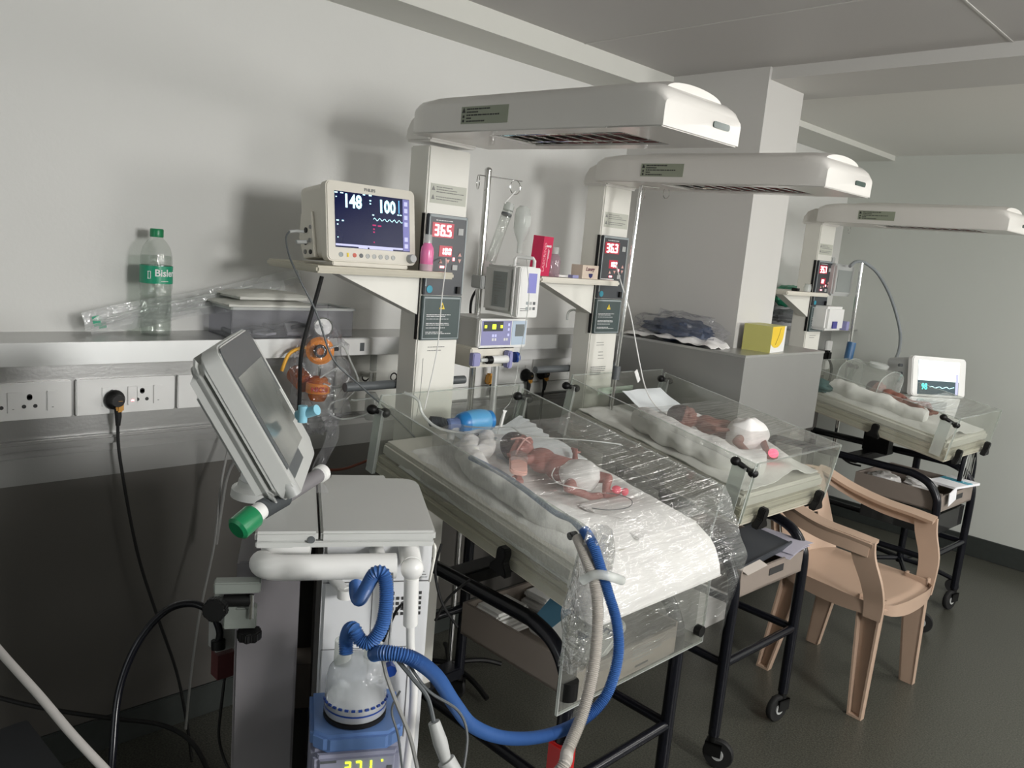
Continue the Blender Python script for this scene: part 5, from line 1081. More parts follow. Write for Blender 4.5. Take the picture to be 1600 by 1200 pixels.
# ================================================================ things in the drawers
def WU(w, u, v, z): return WM[w] @ Vector((u, v, z))
for k, (u, v, lb) in enumerate([(.45, -.10, 'folded white cloths at the back of the nearest drawer'), (.46, .06, 'folded white cloths at the far side of the nearest drawer')]):
    m = MB(); 
    for j in range(3): m.box(WU(0, u, v, .556+.022*j), (.10-.006*j, .13-.01*j, .018))
    tag(m.build('folded_cloths', M_cloth, bevel=.007), lb, 'cloths', 'cloths in the nearest drawer')
T = frame(WU(0, .66, -.06, .625), Vector((1, .12, -.10)), Vector((0, .8, .45)))
t = thing('printed_packet', 'white and blue printed packet tilted in the nearest drawer', 'packet', WU(0, .66, -.06, .545))
MB(T).prism(rrect(.20, .14, .02), (0, 0, -.008), (1,0,0), (0,1,0), (0,0,.016)).build('packet_body', M_white, t, world=True, bevel=.005)
MB(T).prism([(-.098, -.05), (-.098, .062), (-.075, .067), (-.03, .02), (-.05, -.068), (-.08, -.068)], (0, 0, .0085), (1,0,0), (0,1,0), (0,0,.001)).build('blue_panel', mat('packet_blue', (.08, .20, .30), .5), t, world=True, smooth=False)
text('packet_lettering', 'Newborn', mat('navy_letters', (.02, .05, .12), .5), t, T @ Matrix.Translation((.03, .025, .009)) @ Matrix.Rotation(R(0), 4, 'Z'), .030, bold=.0005, world=True)
MB(T).prism([(-.016, .0), (.016, 0), (0, -.022)], (.03, -.012, .009), (1,0,0), (0,1,0), (0,0,.001)).build('triangle_mark', mat('navy_letters', (.02, .05, .12), .5), t, world=True, smooth=False)
l = MB(); lines(l, T @ Matrix.Translation((.03, -.045, .009)), -.03, .05, 0, .008, 2, .003, 71); l.build('packet_print', M_inkg, t, world=True)
# middle drawer: black file, papers
o = MB(frame(WU(1, .70, -.02, .622), Vector((0, 1, .06)), Vector((-1, 0, .1)))).bb((-.16, -.05, -.004), (.17, .10, .004)).bb((-.16, -.055, -.010), (.17, -.048, .010)).build('black_file', M_panel, bevel=.002); tag(o, 'black lever file lying across the middle drawer', 'file')
for k, (dy, dz, a, lb) in enumerate([(.15, .615, .06, 'curled pale lilac paper at the right of the black file'), (.13, .606, .10, 'pale lilac paper under the curled one beside the black file')]):
    o = MB(WM[1] @ Matrix.Translation((.74, dy, dz)) @ Matrix.Rotation(a, 4, 'X')).grid(lambda u, v: (-.12+.17*u, -.06+.13*v, .012*math.sin(math.pi*v*.8)+.004*u), 10, 12, .001).build('paper_sheet', mat('lilac_paper', (.50, .48, .56), .7)); tag(o, lb, 'paper')
o = MB(frame(WU(1, .77, -.11, .612), Vector((0, 1, .05)), Vector((-1, 0, .3)))).bb((-.06, -.015, -.001), (.055, .015, .001)).build('card_tab', mat('cream_card', (.55, .50, .45), .6)); tag(o, 'cream card edge sticking out at the left of the middle drawer', 'card')
# farthest drawer
for k, (u, v, rz, lb) in enumerate([(.50, -.10, .3, 'white crumpled packs in the farthest drawer, left'), (.62, .0, -.2, 'white crumpled packs in the farthest drawer, middle')]):
    o = MB().grid(bagmesh(WU(2, u, v, .60), (.07, .06, .03), 30+k, .3), 20, 14).build('crumpled_pack', M_cloth); tag(o, lb, 'pack')
T = WM[2] @ Matrix.Translation((.76, .08, .625)) @ Matrix.Rotation(-.15, 4, 'Z')
t = thing('magazine_pile', 'open white papers with a teal corner on the farthest drawer front', 'papers', WU(2, .76, .08, .61))
MB(T).bb((-.10, -.11, -.010), (.03, .10, .0)).build('page_block', M_paper, t, world=True, smooth=False)
MB(T).bb((-.10, -.0, .0), (.028, .04, .002)).build('teal_band', M_teal, t, world=True, smooth=False)
o = MB(frame(WU(2, .79, -.10, .60), Vector((0, 1, .2)), Vector((0, -.2, 1)))).bb((-.05, -.03, -.0015), (.04, .03, .0015)).build('white_card', M_paper); tag(o, 'small white card hanging at the left corner of the farthest drawer', 'card')
o = MB(WM[2]).bb((.44, -.17, .42), (.76, .17, .43)).bb((.44, -.17, .43), (.445, .17, .51)).bb((.755, -.17, .43), (.76, .17, .51)).bb((.44, -.17, .43), (.76, -.165, .51)).bb((.44, .165, .43), (.76, .17, .51)).build('black_basket', clear('smoky_plastic', (.35, .36, .35), .4, mcol=(.05, .05, .05), refl=.6)); tag(o, 'smoky dark basket slung under the farthest drawer', 'basket')
t = thing('wire_rack', 'black arched wire rack at the foot of the farthest warmer', 'rack', WU(2, .76, .20, .62))
m = MB(WM[2]); m.tube([(.74, .10, .62), (.74, .12, .74), (.74, .20, .79), (.74, .26, .70), (.74, .27, .62)], .010, n=8); m.build('rack_arch', M_black, t, world=True)
for k in range(5): MB(WM[2]).tube([(.745, .115+.03*k, .63), (.745, .14+.026*k, .765-.01*abs(k-1.5))], .0022, n=6, smooth=False).build('rack_wire', M_chrome, t, world=True)

# ================================================================ ventilator
VO = (1.1415, .7065, 0); VA = R(60.5)
vt = thing('ventilator', 'grey-white ventilator trolley with tilted screen in the left foreground', 'ventilator', VO, VA)
VMt = WORLD[vt.name]; V = lambda x, y, z: VMt @ Vector((x, y, z))
m = MB(); m.prism([(-.148, .0), (-.049, .0), (-.049, .305), (-.150, .305)], (0, 0, .982), (1,0,0), (0,1,0), (0, 0, .018)); m.build('lid', M_vent, vt, bevel=.004)
m = MB(); m.prism([(-.045, .0), (.145, .0)]+[(.118+.035*math.cos(a), .270+.035*math.sin(a)) for a in [R(k*15) for k in range(7)]]+[(-.045, .305)], (0, 0, .982), (1,0,0), (0,1,0), (0, 0, .018)); m.build('lid', M_vent, vt, bevel=.004)
MB().bb((-.147, .002, .972), (.143, .012, .983)).build('lid_rim', M_vent, vt, bevel=.002)
MB().cyl((-.060, -.002, .987), (-.060, .003, .987), .006, n=16).build('lid_screw', M_grey, vt)
MB().bb((-.02, .304, .975), (.09, .33, .998)).build('rear_bracket', M_vent, vt, bevel=.002)
bd = MB().bb((-.038, .030, .16), (.147, .30, .972)).build('front_housing', M_ventw, vt, bevel=.006)
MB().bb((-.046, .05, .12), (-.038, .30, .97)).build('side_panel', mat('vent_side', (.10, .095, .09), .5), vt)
m = MB(); 
for lo, hi in (((-.036, .0292, .897), (.145, .0302, .899)), ((.047, .0292, .71), (.0482, .0302, .897)), ((-.035, .0292, .775), (.118, .0302, .7762)), ((.117, .0292, .60), (.1185, .0302, .775)), ((-.035, .0292, .60), (-.034, .0302, .775))): m.bb(lo, hi)
m.build('panel_seam', mat('seam_grey', (.12, .12, .12), .5), bd, smooth=False)
m = MB()
for gx in range(4):
    for gz in range(5):
        if (gx, gz) not in ((3, 4), (2, 4)): m.box((.074+gx*.0088, .0294, .838+gz*.0095), (.0052, .001, .0055))
for gx in range(2):
    for gz in range(5): m.box((.122+gx*.0085, .0294, .838+gz*.0095), (.0048, .001, .0055))
m.build('vent_grille', M_ink, bd, smooth=False)
l = MB(); lines(l, Matrix.Translation((.135, .0294, .915)) @ Matrix.Rotation(R(90), 4, 'X'), -.008, .008, 0, .005, 3, .001, 80); lines(l, Matrix.Translation((.075, .0294, .72)) @ Matrix.Rotation(R(90), 4, 'X'), -.006, .006, 0, .006, 3, .003, 81); l.build('housing_print', M_ink, bd, smooth=False)
MB().cyl((.085, .030, .740), (.085, .018, .740), .008, n=16).cyl((.085, .018, .740), (.085, .010, .740), .011, n=8).build('blue_port', M_bluep, vt)
MB().bb((-.176, .035, .12), (-.074, .17, .935)).build('trolley_post', M_ventg, vt, bevel=.004)
MB().bb((-.074, .14, .60), (-.040, .22, .69)).build('inner_box', M_trayD, vt, smooth=False)
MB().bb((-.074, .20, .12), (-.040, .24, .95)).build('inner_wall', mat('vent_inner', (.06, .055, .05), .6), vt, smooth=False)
MB().prism([(-.20, -.10), (.19, -.10), (.17, .33), (-.19, .33)], (0, 0, .075), (1,0,0), (0,1,0), (0, 0, .06)).build('trolley_base', M_lgrey, vt, bevel=.01)
for x, y in ((-.16, -.07), (.15, -.07), (-.16, .29), (.14, .29)):
    c = MB().cyl((x, y, .085), (x, y, .06), .012, n=10).bb((x-.02, y-.02, .035), (x+.02, y+.02, .07)).build('caster', M_blackp, vt)
    MB().lathe([(.036, -.012), (.038, 0), (.036, .012)], (x+.01, y, .038), (0, 1, 0), n=20).build('wheel', M_rubber, c)
MB().tube([(-.13, .035, .935), (-.135, .0, .948), (-.125, -.025, .953), (-.095, -.032, .953), (.0, -.032, .953), (.076, -.032, .953)], .0205, n=18).build('handle_bar', M_white, vt)
MB().tube([(-.128, .04, .958), (-.115, .02, .966), (-.06, .01, .966)], .012, n=12).build('handle_stay', M_white, vt)
MB().cyl((.050, .04, .955), (.050, -.012, .955), .013, n=16).build('handle_stay', M_white, vt)
MB().ell((.104, -.028, .945), (.019, .016, .019)).cyl((.104, .03, .96), (.104, -.02, .948), .018, n=16).build('hose_joint', M_white, vt)
MB().tube([(.104, -.028, .93), (.106, -.028, .88), (.108, -.025, .845)], [.0125, .0125, .0125], n=14, smooth=False).tube([(.108, -.025, .845), (.112, -.02, .80), (.124, -.01, .72), (.126, -.0, .62), (.12, -.0, .50), (.11, -.0, .35)], .0075, n=10).build('support_arm', M_white, vt)
MB().tube([(.140, .03, .970), (.145, .005, .972), (.146, .004, .955), (.143, .004, .93), (.142, .012, .905)], .0028, n=6).build('corner_wire', M_cream, vt)
MB().tube([(-.020, .03, .905), (.0, -.0, .895)], .009, n=10).lathe([(.014, 0), (.014, .016)], (.0, .0, .885), (0, 0, 1), n=16).build('inspiratory_port', M_white, vt)
MB().tube([(.068, .005, .80), (.085, .0, .855), (.098, .0, .872)], .0025, n=6).cyl((.098, -.012, .880), (.108, -.018, .852), .0075, n=12).build('sensor_plug', M_blackp, vt)
# clamps at the left of the post
cl = MB(); cz = V(-.20, .0, .90)
cl.bb((-.205, -.035, .912), (-.135, -.010, .930)).bb((-.190, -.030, .850), (-.140, -.008, .885)).bb((-.205, -.03, .875), (-.17, -.01, .905)); cl.build('clamp_bracket', mat('clamp_grey', (.20, .22, .20), .4), vt, bevel=.002)
MB().cyl((-.190, -.028, .898), (-.150, -.028, .898), .010, n=12).build('clamp_shaft', M_blackp, vt)
MB().cyl((-.148, -.034, .87), (-.148, -.034, .91), .004, n=10).build('clamp_pin', M_chrome, vt)
for c, ax_ in (((-.200, -.05, .895), (-.25, -1, .1)), ((-.150, -.025, .838), (0, 0, 1))):
    m = MB(); rr = [(.0185*(1+.09*math.cos(8*a))) for a in [2*math.pi*k/32 for k in range(32)]]
    T = frame(c, Vector(ax_).cross(Vector((.3, .2, .9))), Vector(ax_).cross(Vector(ax_).cross(Vector((.3, .2, .9)))))
    m.T = T; m.prism([(r*math.cos(2*math.pi*k/32), r*math.sin(2*math.pi*k/32)) for k, r in enumerate(rr)], (0, 0, -.008), (1,0,0), (0,1,0), (0,0,.016)); m.build('clamp_knob', M_blackp, vt, bevel=.002)
# screen
A, Bq, Cq = D(362, 546, 1.22), D(404, 515, 1.46), D(470, 776, 1.20)
ex = (Bq-A); ey = (A-Cq); T = frame(Cq, ex, ey); sw, sh = ex.length, ey.length+.004
MB(T).prism(rrect(sw, sh, .028, cx=sw/2, cy=sh/2), (0, 0, -.030), (1,0,0), (0,1,0), (0,0,.030)).build('screen_housing', M_vent, vt, world=True, bevel=.003)
MB(T).prism(rrect(sw-.003, sh-.003, .028, cx=sw/2, cy=sh/2), (0, 0, -.052), (1,0,0), (0,1,0), (0,0,.0215)).build('screen_back', M_vent, vt, world=True, bevel=.010)
MB(T).prism([(.03, .06), (sw-.03, .06), (sw-.03, sh-.05), (.03, sh-.05)], (0, 0, -.072), (1,0,0), (0,1,0), (0,0,.020)).build('screen_hump', M_lgrey, vt, world=True, bevel=.008)
MB(T).prism(rrect(sw-.016, sh-.030, .012, cx=sw/2, cy=sh/2+.010), (0, 0, -.001), (1,0,0), (0,1,0), (0,0,.0022)).build('screen_surround', M_grey, vt, world=True)
MB(T).bb((.022, .045, .0008), (sw-.022, sh-.055, .0018)).build('screen_glass', M_glare, vt, world=True, smooth=False, label='unlit dull screen glass')
MB(T).cyl((.012, .004, -.01), (.012, .045, -.01), .012, n=16).build('screen_hinge', M_lgrey, vt, world=True)
pv = at(410, 772, z=1.0)
MB().lathe([(.056, 0), (.054, .014), (.044, .020), (.042, .03)], pv, (0, 0, 1), n=28).build('screen_foot', M_vent, vt, world=True)
MB().cyl(pv+Vector((0, 0, .025)), pv+Vector((.008, -.0, .085)), .040, .037, n=24).build('screen_pivot', M_ventw, vt, world=True)
MB().tube([pv+Vector((.01, 0, .08)), (pv+(A+Bq+Cq)/3)/2+Vector((0, 0, .02)), (A+Bq+Cq+D(497, 702, 1.45))/4-T.to_3x3() @ Vector((0, 0, .045))], .02, n=12).build('screen_arm', M_ventg, vt, world=True)
# ribbed limb with green cap lying across the lid
t = thing('ribbed_hose', 'short grey ribbed hose with white cuffs and a bright green cap on the ventilator lid', 'hose', V(-.13, .05, 1.002))
pts = [D(372, 826, 1.16), D(393, 808, 1.18), D(408, 797, 1.20), D(445, 776, 1.26), D(497, 743, 1.36), D(512, 733, 1.39)]
dd = (pts[2]-pts[0]).normalized()
MB().lathe([(.014, -.004), (.0185, 0), (.0185, .030), (.016, .034)], pts[0], pts[1]-pts[0], n=24).build('green_cap', M_greenp, t, world=True)
MB().cyl(pts[1]-dd*.004, pts[2], .0150, .0135, n=20).build('white_cuff', M_white, t, world=True)
MB().tube([pts[2], pts[3]], .0125, n=16, ribs=.007, ribh=.22).build('ribbed_section', M_grey, t, world=True)
MB().cyl(pts[3], pts[4], .0125, n=16).build('smooth_section', M_ventg, t, world=True)
MB().lathe([(.012, 0), (.015, .003), (.015, .016), (.011, .020)], pts[4], pts[5]-pts[4], n=20).build('white_end', M_white, t, world=True)
c = D(473, 645, 1.33); t = thing('blue_connector', 'light blue T connector clipped at the edge of the ventilator screen', 'connector', c-Vector((0, 0, .012)))
MB().cyl(c+Vector((-.015, .0, -.008)), c+Vector((.02, .015, .008)), .009, n=14).cyl(c+Vector((0, 0, -.016)), c+Vector((.0, .0, .012)), .008, n=12).build('connector_body', mat('light_blue', (.25, .55, .68), .4), t, world=True)
o = MB().grid(lambda u, v: D(508+12*math.sin(6*u)+20*(v-.5), 640+130*u, 1.40+.03*v+.01*noise.noise((u*8, v*4, 0))), 24, 10).build('clear_sleeve', M_bag); tag(o, 'clear crinkled sleeve hanging off the right edge of the ventilator screen', 'sleeve')

# humidifier
hum = thing('humidifier', 'lilac-grey heated humidifier reading 37.1 mounted on the ventilator', 'humidifier', V(.019, -.07, .535), VA)
HMt = WORLD[hum.name]
MB().prism([(-.068, -.058), (.072, -.058), (.064, -.076), (-.060, -.076)], (0, 0, 0), (1,0,0), (0,1,0), (0,0,.158)).bb((-.068, -.058, 0), (.072, .085, .158)).build('humidifier_case', M_humid, hum, bevel=.006)
MB().prism([(-.070, .06), (.074, .06), (.074, -.050), (.05, -.070), (-.046, -.070), (-.070, -.050)], (0, 0, .158), (1,0,0), (0,1,0), (0,0,.030)).build('blue_band', M_humb, hum, bevel=.006)
FT = Matrix.Translation((0, -.0765, 0)) @ Matrix.Rotation(R(90), 4, 'X')
sv = MB(); seven(sv, FT @ Matrix.Translation((-.018, .128, 0)), '37', .020, .0105, .006, .0028)
seven(sv, FT @ Matrix.Translation((.014, .128, 0)), '1', .020, .0105, .005, .0028); sv.T = FT; sv.box((.040, .146, .0005), (.003, .003, .001)); sv.build('temperature_digits', glow('humid_led', (.75, 1, .03), 2.5), hum, smooth=False, label='glowing yellow-green figures')
m = MB(FT); m.box((-.042, .150, .0003), (.024, .004, .0006)); m.box((-.045, .130, .0003), (.012, .012, .0006)); m.box((.052, .132, .0003), (.008, .010, .0006)); m.build('case_print', M_grey, hum, smooth=False)
MB().lathe([(.050, .190), (.050, .196), (.044, .198)], (0, -.01, 0), n=32).build('heater_plate', M_blackp, hum)
t = thing('water_chamber', 'clear domed water chamber with blue markings on top of the humidifier', 'chamber', HMt @ Vector((0, -.01, .198)), VA)
MB().lathe([(.048, .0), (.050, .004), (.0495, .022), (.048, .030), (.0485, .052), (.045, .068), (.034, .082), (.014, .088)], n=36).build('chamber_dome', clear('chamber_plastic', (.85, .87, .88), .42, mcol=(.70, .72, .74), refl=.8, rough=.1, bump=.4, bscale=(40, 40, 40)), t)
MB().lathe([(.0495, .006), (.0500, .014)], n=36, cap=False).build('chamber_ring', M_bluep, t)
m = MB()
for k in range(14): a = R(-170+k*12); m.box((.0505*math.cos(a), .0505*math.sin(a), .024), (.003, .006, .003), Matrix.Rotation(a, 3, 'Z'))
m.build('chamber_marks', M_bluep, t)
MB().lathe([(.0465, .003), (.0465, .020)], n=30).build('chamber_base', M_chrome, t)
MB().lathe([(.014, .078), (.0135, .118)], (-.024, .0, 0), n=20).build('inlet_port', M_frost, t)
MB().tube([(.022, .0, .078), (.022, 0, .108), (.028, 0, .118)], .013, n=16).build('outlet_port', M_frost, t)
# hoses
M_hose = mat('hose_blue', (.045, .13, .36), .4, var=.05)
d0 = 1.17
o = cable('blue_hose', [D(556, 912, 1.20), D(557, 928, 1.18), D(562, 936, 1.16), D(573, 918, 1.14), D(586, 896, 1.13), D(600, 898, 1.13), D(604, 930, 1.13), D(598, 975, 1.13), D(580, 1003, 1.13), D(563, 1000, 1.13), D(554, 984, 1.13), D(546, 984, 1.14), D(541, 1000, 1.15), D(541, 1022, 1.15)], .0095, M_hose, 'short corrugated blue hose looping up from the humidifier chamber', 'hose', ribs=.0032, n=14)
BL_ = [D(584, 1022, 1.14), D(600, 1020, 1.12), D(640, 1027, 1.12), D(680, 1055, 1.15), D(710, 1100, 1.19), D(740, 1135, 1.24), D(790, 1153, 1.32), D(850, 1150, 1.40), D(905, 1128, 1.45), D(945, 1090, 1.48), D(965, 1030, 1.49), D(964, 975, 1.50), D(950, 925, 1.51), D(938, 885, 1.52), D(926, 850, 1.54), D(912, 828, 1.57)]
cable('blue_hose', BL_, .0100, M_hose, 'long corrugated blue hose looping under the nearest cot and up over its foot', 'hose', ribs=.0034, n=14)
cable('white_hose', [V(.11, .028, .42), V(.13, -.03, .40), V(.24, -.08, .40), D(868, 1215, 1.36), D(888, 1170, 1.39), D(912, 1110, 1.43), D(928, 1040, 1.46), D(934, 970, 1.49), D(930, 915, 1.51), D(915, 870, 1.54), D(902, 838, 1.57)], .0105, mat('white_hose_rubber', (.50, .47, .43), .45), 'long corrugated white hose hanging over the foot corner of the nearest cot', 'hose', ribs=.0034, n=14)
cable('clear_breathing_tube', [D(910, 830, 1.57), D(892, 812, 1.62), D(866, 800, 1.665), D(820, 765, 1.73), D(780, 738, 1.80), D(735, 715, 1.88)], .0065, clear('blue_grey_tubing', (.55, .62, .72), .4, mcol=(.35, .42, .52), refl=.7), 'translucent blue-grey twin tube running up inside the near side of the nearest cot', 'tube')
o = MB().tube([D(910, 907, 1.49), D(930, 898, 1.475), D(950, 900, 1.475), D(972, 907, 1.50)], .009, n=12).build('hose_clip', M_frost); tag(o, 'translucent clip holding the blue and white hoses together', 'clip')
for k, (pp, r, mm, lb) in enumerate([
    ([(598, 1030, 1.13), (605, 1060, 1.12), (620, 1100, 1.12), (640, 1150, 1.12), (655, 1215, 1.12)], .003, M_inkg, 'grey wire dropping from the humidifier, leftmost'),
    ([(620, 1030, 1.13), (645, 1060, 1.13), (668, 1090, 1.13), (678, 1130, 1.12)], .0032, M_grey, 'dark wire leading into the grey inline connector'),
    ([(640, 1040, 1.14), (670, 1080, 1.15), (715, 1110, 1.17), (730, 1150, 1.17), (722, 1215, 1.15)], .0022, M_grey, 'thin dark wire hanging right of the grey inline connector'),
    ([(625, 1080, 1.15), (612, 1110, 1.15), (622, 1150, 1.15), (630, 1215, 1.15)], .0018, M_grey, 'thinnest dark wire in front of the ventilator housing'),
    ([(613, 895, 1.22), (612, 960, 1.22), (606, 1020, 1.2)], .0018, M_grey, 'thin wire behind the blue hose down the housing')]):
    cable('sensor_wire', [D(*p) for p in pp], r, mm, lb, n=7)
o = MB().tube([D(678, 1128, 1.12), D(688, 1160, 1.12), D(697, 1190, 1.12)], [.0085, .0105, .008], n=12, smooth=False).build('inline_connector', M_lgrey); tag(o, 'grey inline cable connector hanging beside the ventilator', 'connector')
o = MB().tube([D(697, 1188, 1.12), D(712, 1215, 1.12)], .013, n=12, smooth=False).build('inline_connector', M_lgrey); tag(o, 'pale round connector at the bottom edge beside the ventilator', 'connector')
# cables and hoses, left foreground
t = thing('gas_hose', 'thick glossy black gas hose arching left of the ventilator', 'hose', D(175, 1240, 1.45))
MB().tube([Vector((D(190, 1260, 1.4).x, D(190, 1260, 1.4).y, .02)), D(176, 1300, 1.41), D(172, 1240, 1.41), D(176, 1180, 1.42), D(186, 1080, 1.45), D(215, 1005, 1.47), D(258, 955, 1.49), D(300, 943, 1.50), D(330, 958, 1.50), D(343, 985, 1.50), D(341, 1004, 1.50)], .0068, n=12).build('hose_tube', M_black, t, world=True)
MB().cyl(D(341, 1000, 1.50), D(341, 1014, 1.50), .013, n=14).build('hose_end', M_blackp, t, world=True)
c = D(350, 990, 1.53); o = MB().box(c, (.035, .045, .05)).bb((c.x-.02, c.y-.02, c.z+.022), (c.x+.02, c.y+.03, c.z+.045)).build('wall_bracket', M_lgrey); tag(o, 'small grey fitting where the black gas hose ends', 'fitting')
o = MB().box(c-Vector((0, 0, .06)), (.03, .035, .05)).build('gas_filter', mat('dark_red_brown', (.10, .03, .03), .5)); tag(o, 'dark brownish filter block below the gas hose fitting', 'filter')
cable('pale_hose', [at(-300, 560, x=.06), D(-190, 800, 1.6), D(-60, 945, 1.3), D(0, 1018, 1.2), D(60, 1085, 1.15), D(115, 1150, 1.12), D(185, 1225, 1.1), D(250, 1300, 1.07), D(300, 1370, 1.05), Vector((D(300, 1370, 1.05).x, D(300, 1370, 1.05).y, .25)), Vector((D(340, 1370, 1.05).x, D(340, 1370, 1.05).y, .015))], .0062, mat('pale_hose_rubber', (.45, .43, .41), .5), 'pale grey hose crossing the bottom left corner', 'hose')
cable('floor_cable', [D(-40, 1080, 1.9), D(60, 1105, 1.9), D(170, 1122, 1.88), D(250, 1132, 1.86), D(300, 1160, 1.82), D(330, 1215, 1.8)], .0055, M_rubber, 'thick black cable swinging above the floor at lower left')
cable('thin_cable', [D(352, 1050, 1.6), D(345, 1110, 1.6), D(342, 1150, 1.62), D(350, 1185, 1.62), D(365, 1215, 1.6)], .003, M_rubber, 'thin dark cable hanging left of the ventilator post')
t = thing('side_table', 'dark low table corner with a pale metal leg at the bottom left', 'table', at(5, 1190, z=.36)-Vector((0, 0, .36)))
q = at(48, 1130, z=.42)
MB(Matrix.Translation((q.x, q.y, .40)) @ Matrix.Rotation(R(4), 4, 'Z')).bb((-.02, -.6, 0), (.40, .0, .02)).build('table_top', mat('dark_table_top', (.02, .022, .025), .5), t, world=True, bevel=.003)
for dx, dy in ((.0, -.06), (.36, -.06), (.0, -.55), (.36, -.55)): MB().bb((q.x+dx, q.y+dy, 0), (q.x+dx+.022, q.y+dy+.022, .40)).build('leg', M_steelw, t, world=True)
# red clamp under the nearest cot, tag under cot
p = WM[0] @ Vector((.77, -.207, .42)); o = MB().bb((p.x-.021, p.y-.023, p.z-.06), (p.x+.024, p.y+.023, p.z+.03)).bb((p.x+.018, p.y-.014, p.z+.025), (p.x+.03, p.y+.014, p.z+.055)).build('red_clamp', M_redp, bevel=.004); tag(o, 'bright red clamp on the near foot leg of the nearest warmer', 'clamp')
cable('loose_wire', [D(690, 850, 1.75), D(680, 890, 1.75), D(690, 940, 1.75), D(715, 980, 1.75)], .003, M_rubber, 'black wire hanging under the head of the nearest cot')
cable('loose_wire', [D(735, 905, 1.8), D(700, 935, 1.8), D(680, 970, 1.8)], .003, M_rubber, 'black wire crossing behind the nearest drawer')
cable('brown_cord', [at(500, 735, x=.3), at(535, 733, x=.3), at(560, 725, x=.3), at(585, 715, x=.3)], .004, mat('brown_cord_rubber', (.18, .05, .03), .5), 'brown cord running behind the ventilator screen')
cable('loose_wire', [at(1305, 705, y=4.0), at(1325, 722, y=4.0), at(1345, 728, y=4.0)], .005, M_rubber, 'short black wire sagging under the farthest cot')
# pipe seen between cots
t = MB().tube([(.12, 1.98, 1.13), (.12, 1.98, .60)], .012, n=12, smooth=False).build('drain_pipe', M_steelw); tag(t, 'vertical steel pipe between the nearest and middle warmers', 'pipe')

# ================================================================ chair
ct = thing('plastic_armchair', 'beige moulded plastic armchair with slatted back beside the middle warmer', 'chair', (1.125, 2.915, 0), R(-3))
def slab(pts, wv, th):                       # ribbon along pts, half-width vector fn, thickness
    m = MB(); P = spline([Vector(p) for p in pts], 6); rings = []
    for i, p in enumerate(P):
        t_ = (P[min(i+1, len(P)-1)]-P[max(i-1, 0)]).normalized(); f = i/(len(P)-1)
        wd = Vector(wv(f)); nn = t_.cross(wd).normalized()*th/2
        rings.append([m._v(p+wd+nn), m._v(p-wd+nn), m._v(p-wd-nn), m._v(p+wd-nn)])
    m._skin(rings); return m
def seatf(u, v):
    x = -.19+.43*u; y = -.215+.43*v; e = abs(v-.5)*2
    y *= (.88+.12*u) if u < .9 else 1.0
    x += -.035*e**3*(u)
    z = .418-.012*math.sin(math.pi*u)*(1-e*e)-.014*u**6-.004*e**6+.008*(1-u)**3
    if u > .96: z -= .006
    return (x, y, z)
MB().grid(seatf, 26, 22, .004).build('seat', M_chair, ct)
ap = MB(); pr_ = []
def aprf(u, v):
    a = 2*math.pi*u; x0 = .03+.215*max(-1, min(1, 1.25*math.cos(a))); y0 = .215*max(-1, min(1, 1.25*math.sin(a)))
    y0 *= .94+.06*(x0/.2)
    if x0 > .2: x0 -= .03*(abs(y0)/.215)**3
    return (x0, y0, .413-.055*v*(.6+.4*abs(math.cos(2*a))))
ap.grid(aprf, 60, 3).build('seat_rim', M_chair, ct)
for (x, y, fx, fy) in ((.212, -.200, .215, -.222), (.212, .200, .215, .222), (-.165, -.175, -.205, -.200), (-.165, .175, -.205, .200)):
    sx_ = 1 if x > 0 else -1; sy_ = 1 if y > 0 else -1
    m = MB(); top = .425 if x > 0 else .41; w0, w1 = .085, .050; dpt = .026; th = .0045
    def quad8(p):                                     # 8 points bottom ring, top ring
        v = [m._v(q) for q in p]
        for f in ((0,3,2,1),(4,5,6,7),(0,1,5,4),(1,2,6,5),(2,3,7,6),(3,0,4,7)): m.b.faces.new([v[i] for i in f])
    def plate(xa, xb, ya, yb, xc, xd, yc, yd, z0_, z1_): quad8([(xa, ya, z0_), (xb, ya, z0_), (xb, yb, z0_), (xa, yb, z0_), (xc, yc, z1_), (xd, yc, z1_), (xd, yd, z1_), (xc, yd, z1_)])
    xo0, xi0, xo1, xi1 = fx, fx-sx_*w1, x, x-sx_*w0      # outer/inner x at foot and top
    yo0, yo1 = fy, y; yi0, yi1 = fy-sy_*dpt, y-sy_*dpt*1.2
    plate(xo0, xi0, yi0, yi0+sy_*th, xo1, xi1, yi1, yi1+sy_*th, 0, top)          # recessed web
    plate(xo0, xo0-sx_*th*1.6, yi0, yo0, xo1, xo1-sx_*th*1.6, yi1, yo1, 0, top)     # flanges
    plate(xi0, xi0+sx_*th*1.6, yi0, yo0, xi1, xi1+sx_*th*1.6, yi1, yo1, 0, top)
    plate(xo0, xi0, yi0, yo0, xo0, xi0, yi0, yo0, 0, .008)
    m.build('leg', M_chair, ct)
# back: shell with slots
def backf(y, z):
    k = (z-.42)/.31; return -.185-.075*k-.015*k*k+.035*(y/.2)**2*(1-.2*k)
SL = (.525, .558, .592, .625)
zs = [.405, .43, .46, .49, .512]
for q in SL: zs += [q-.006, q+.006]
zs += [.645, .67, .70, .725]
zs = sorted(zs)
ys = [-.195+.39*i/16 for i in range(17)]
m = MB()
def cellopen(ya, yb, za, zb):
    zc, yc = (za+zb)/2, (ya+yb)/2
    return any(abs(zc-s_) < .004 for s_ in SL) and (.015 < abs(yc) < .13)
for i in range(16):
    for j in range(len(zs)-1):
        ya, yb, za, zb = ys[i], ys[i+1], zs[j], zs[j+1]
        if cellopen(ya, yb, za, zb): continue
        for off, fl in ((0, 0), (-.005, 1)):
            q = [(backf(y_, z_)+off, y_*(1-.12*max(0, z_-.5)/.2), z_) for y_, z_ in ((ya, za), (yb, za), (yb, zb), (ya, zb))]
            m.b.faces.new([m._v(p) for p in (q if not fl else q[::-1])])
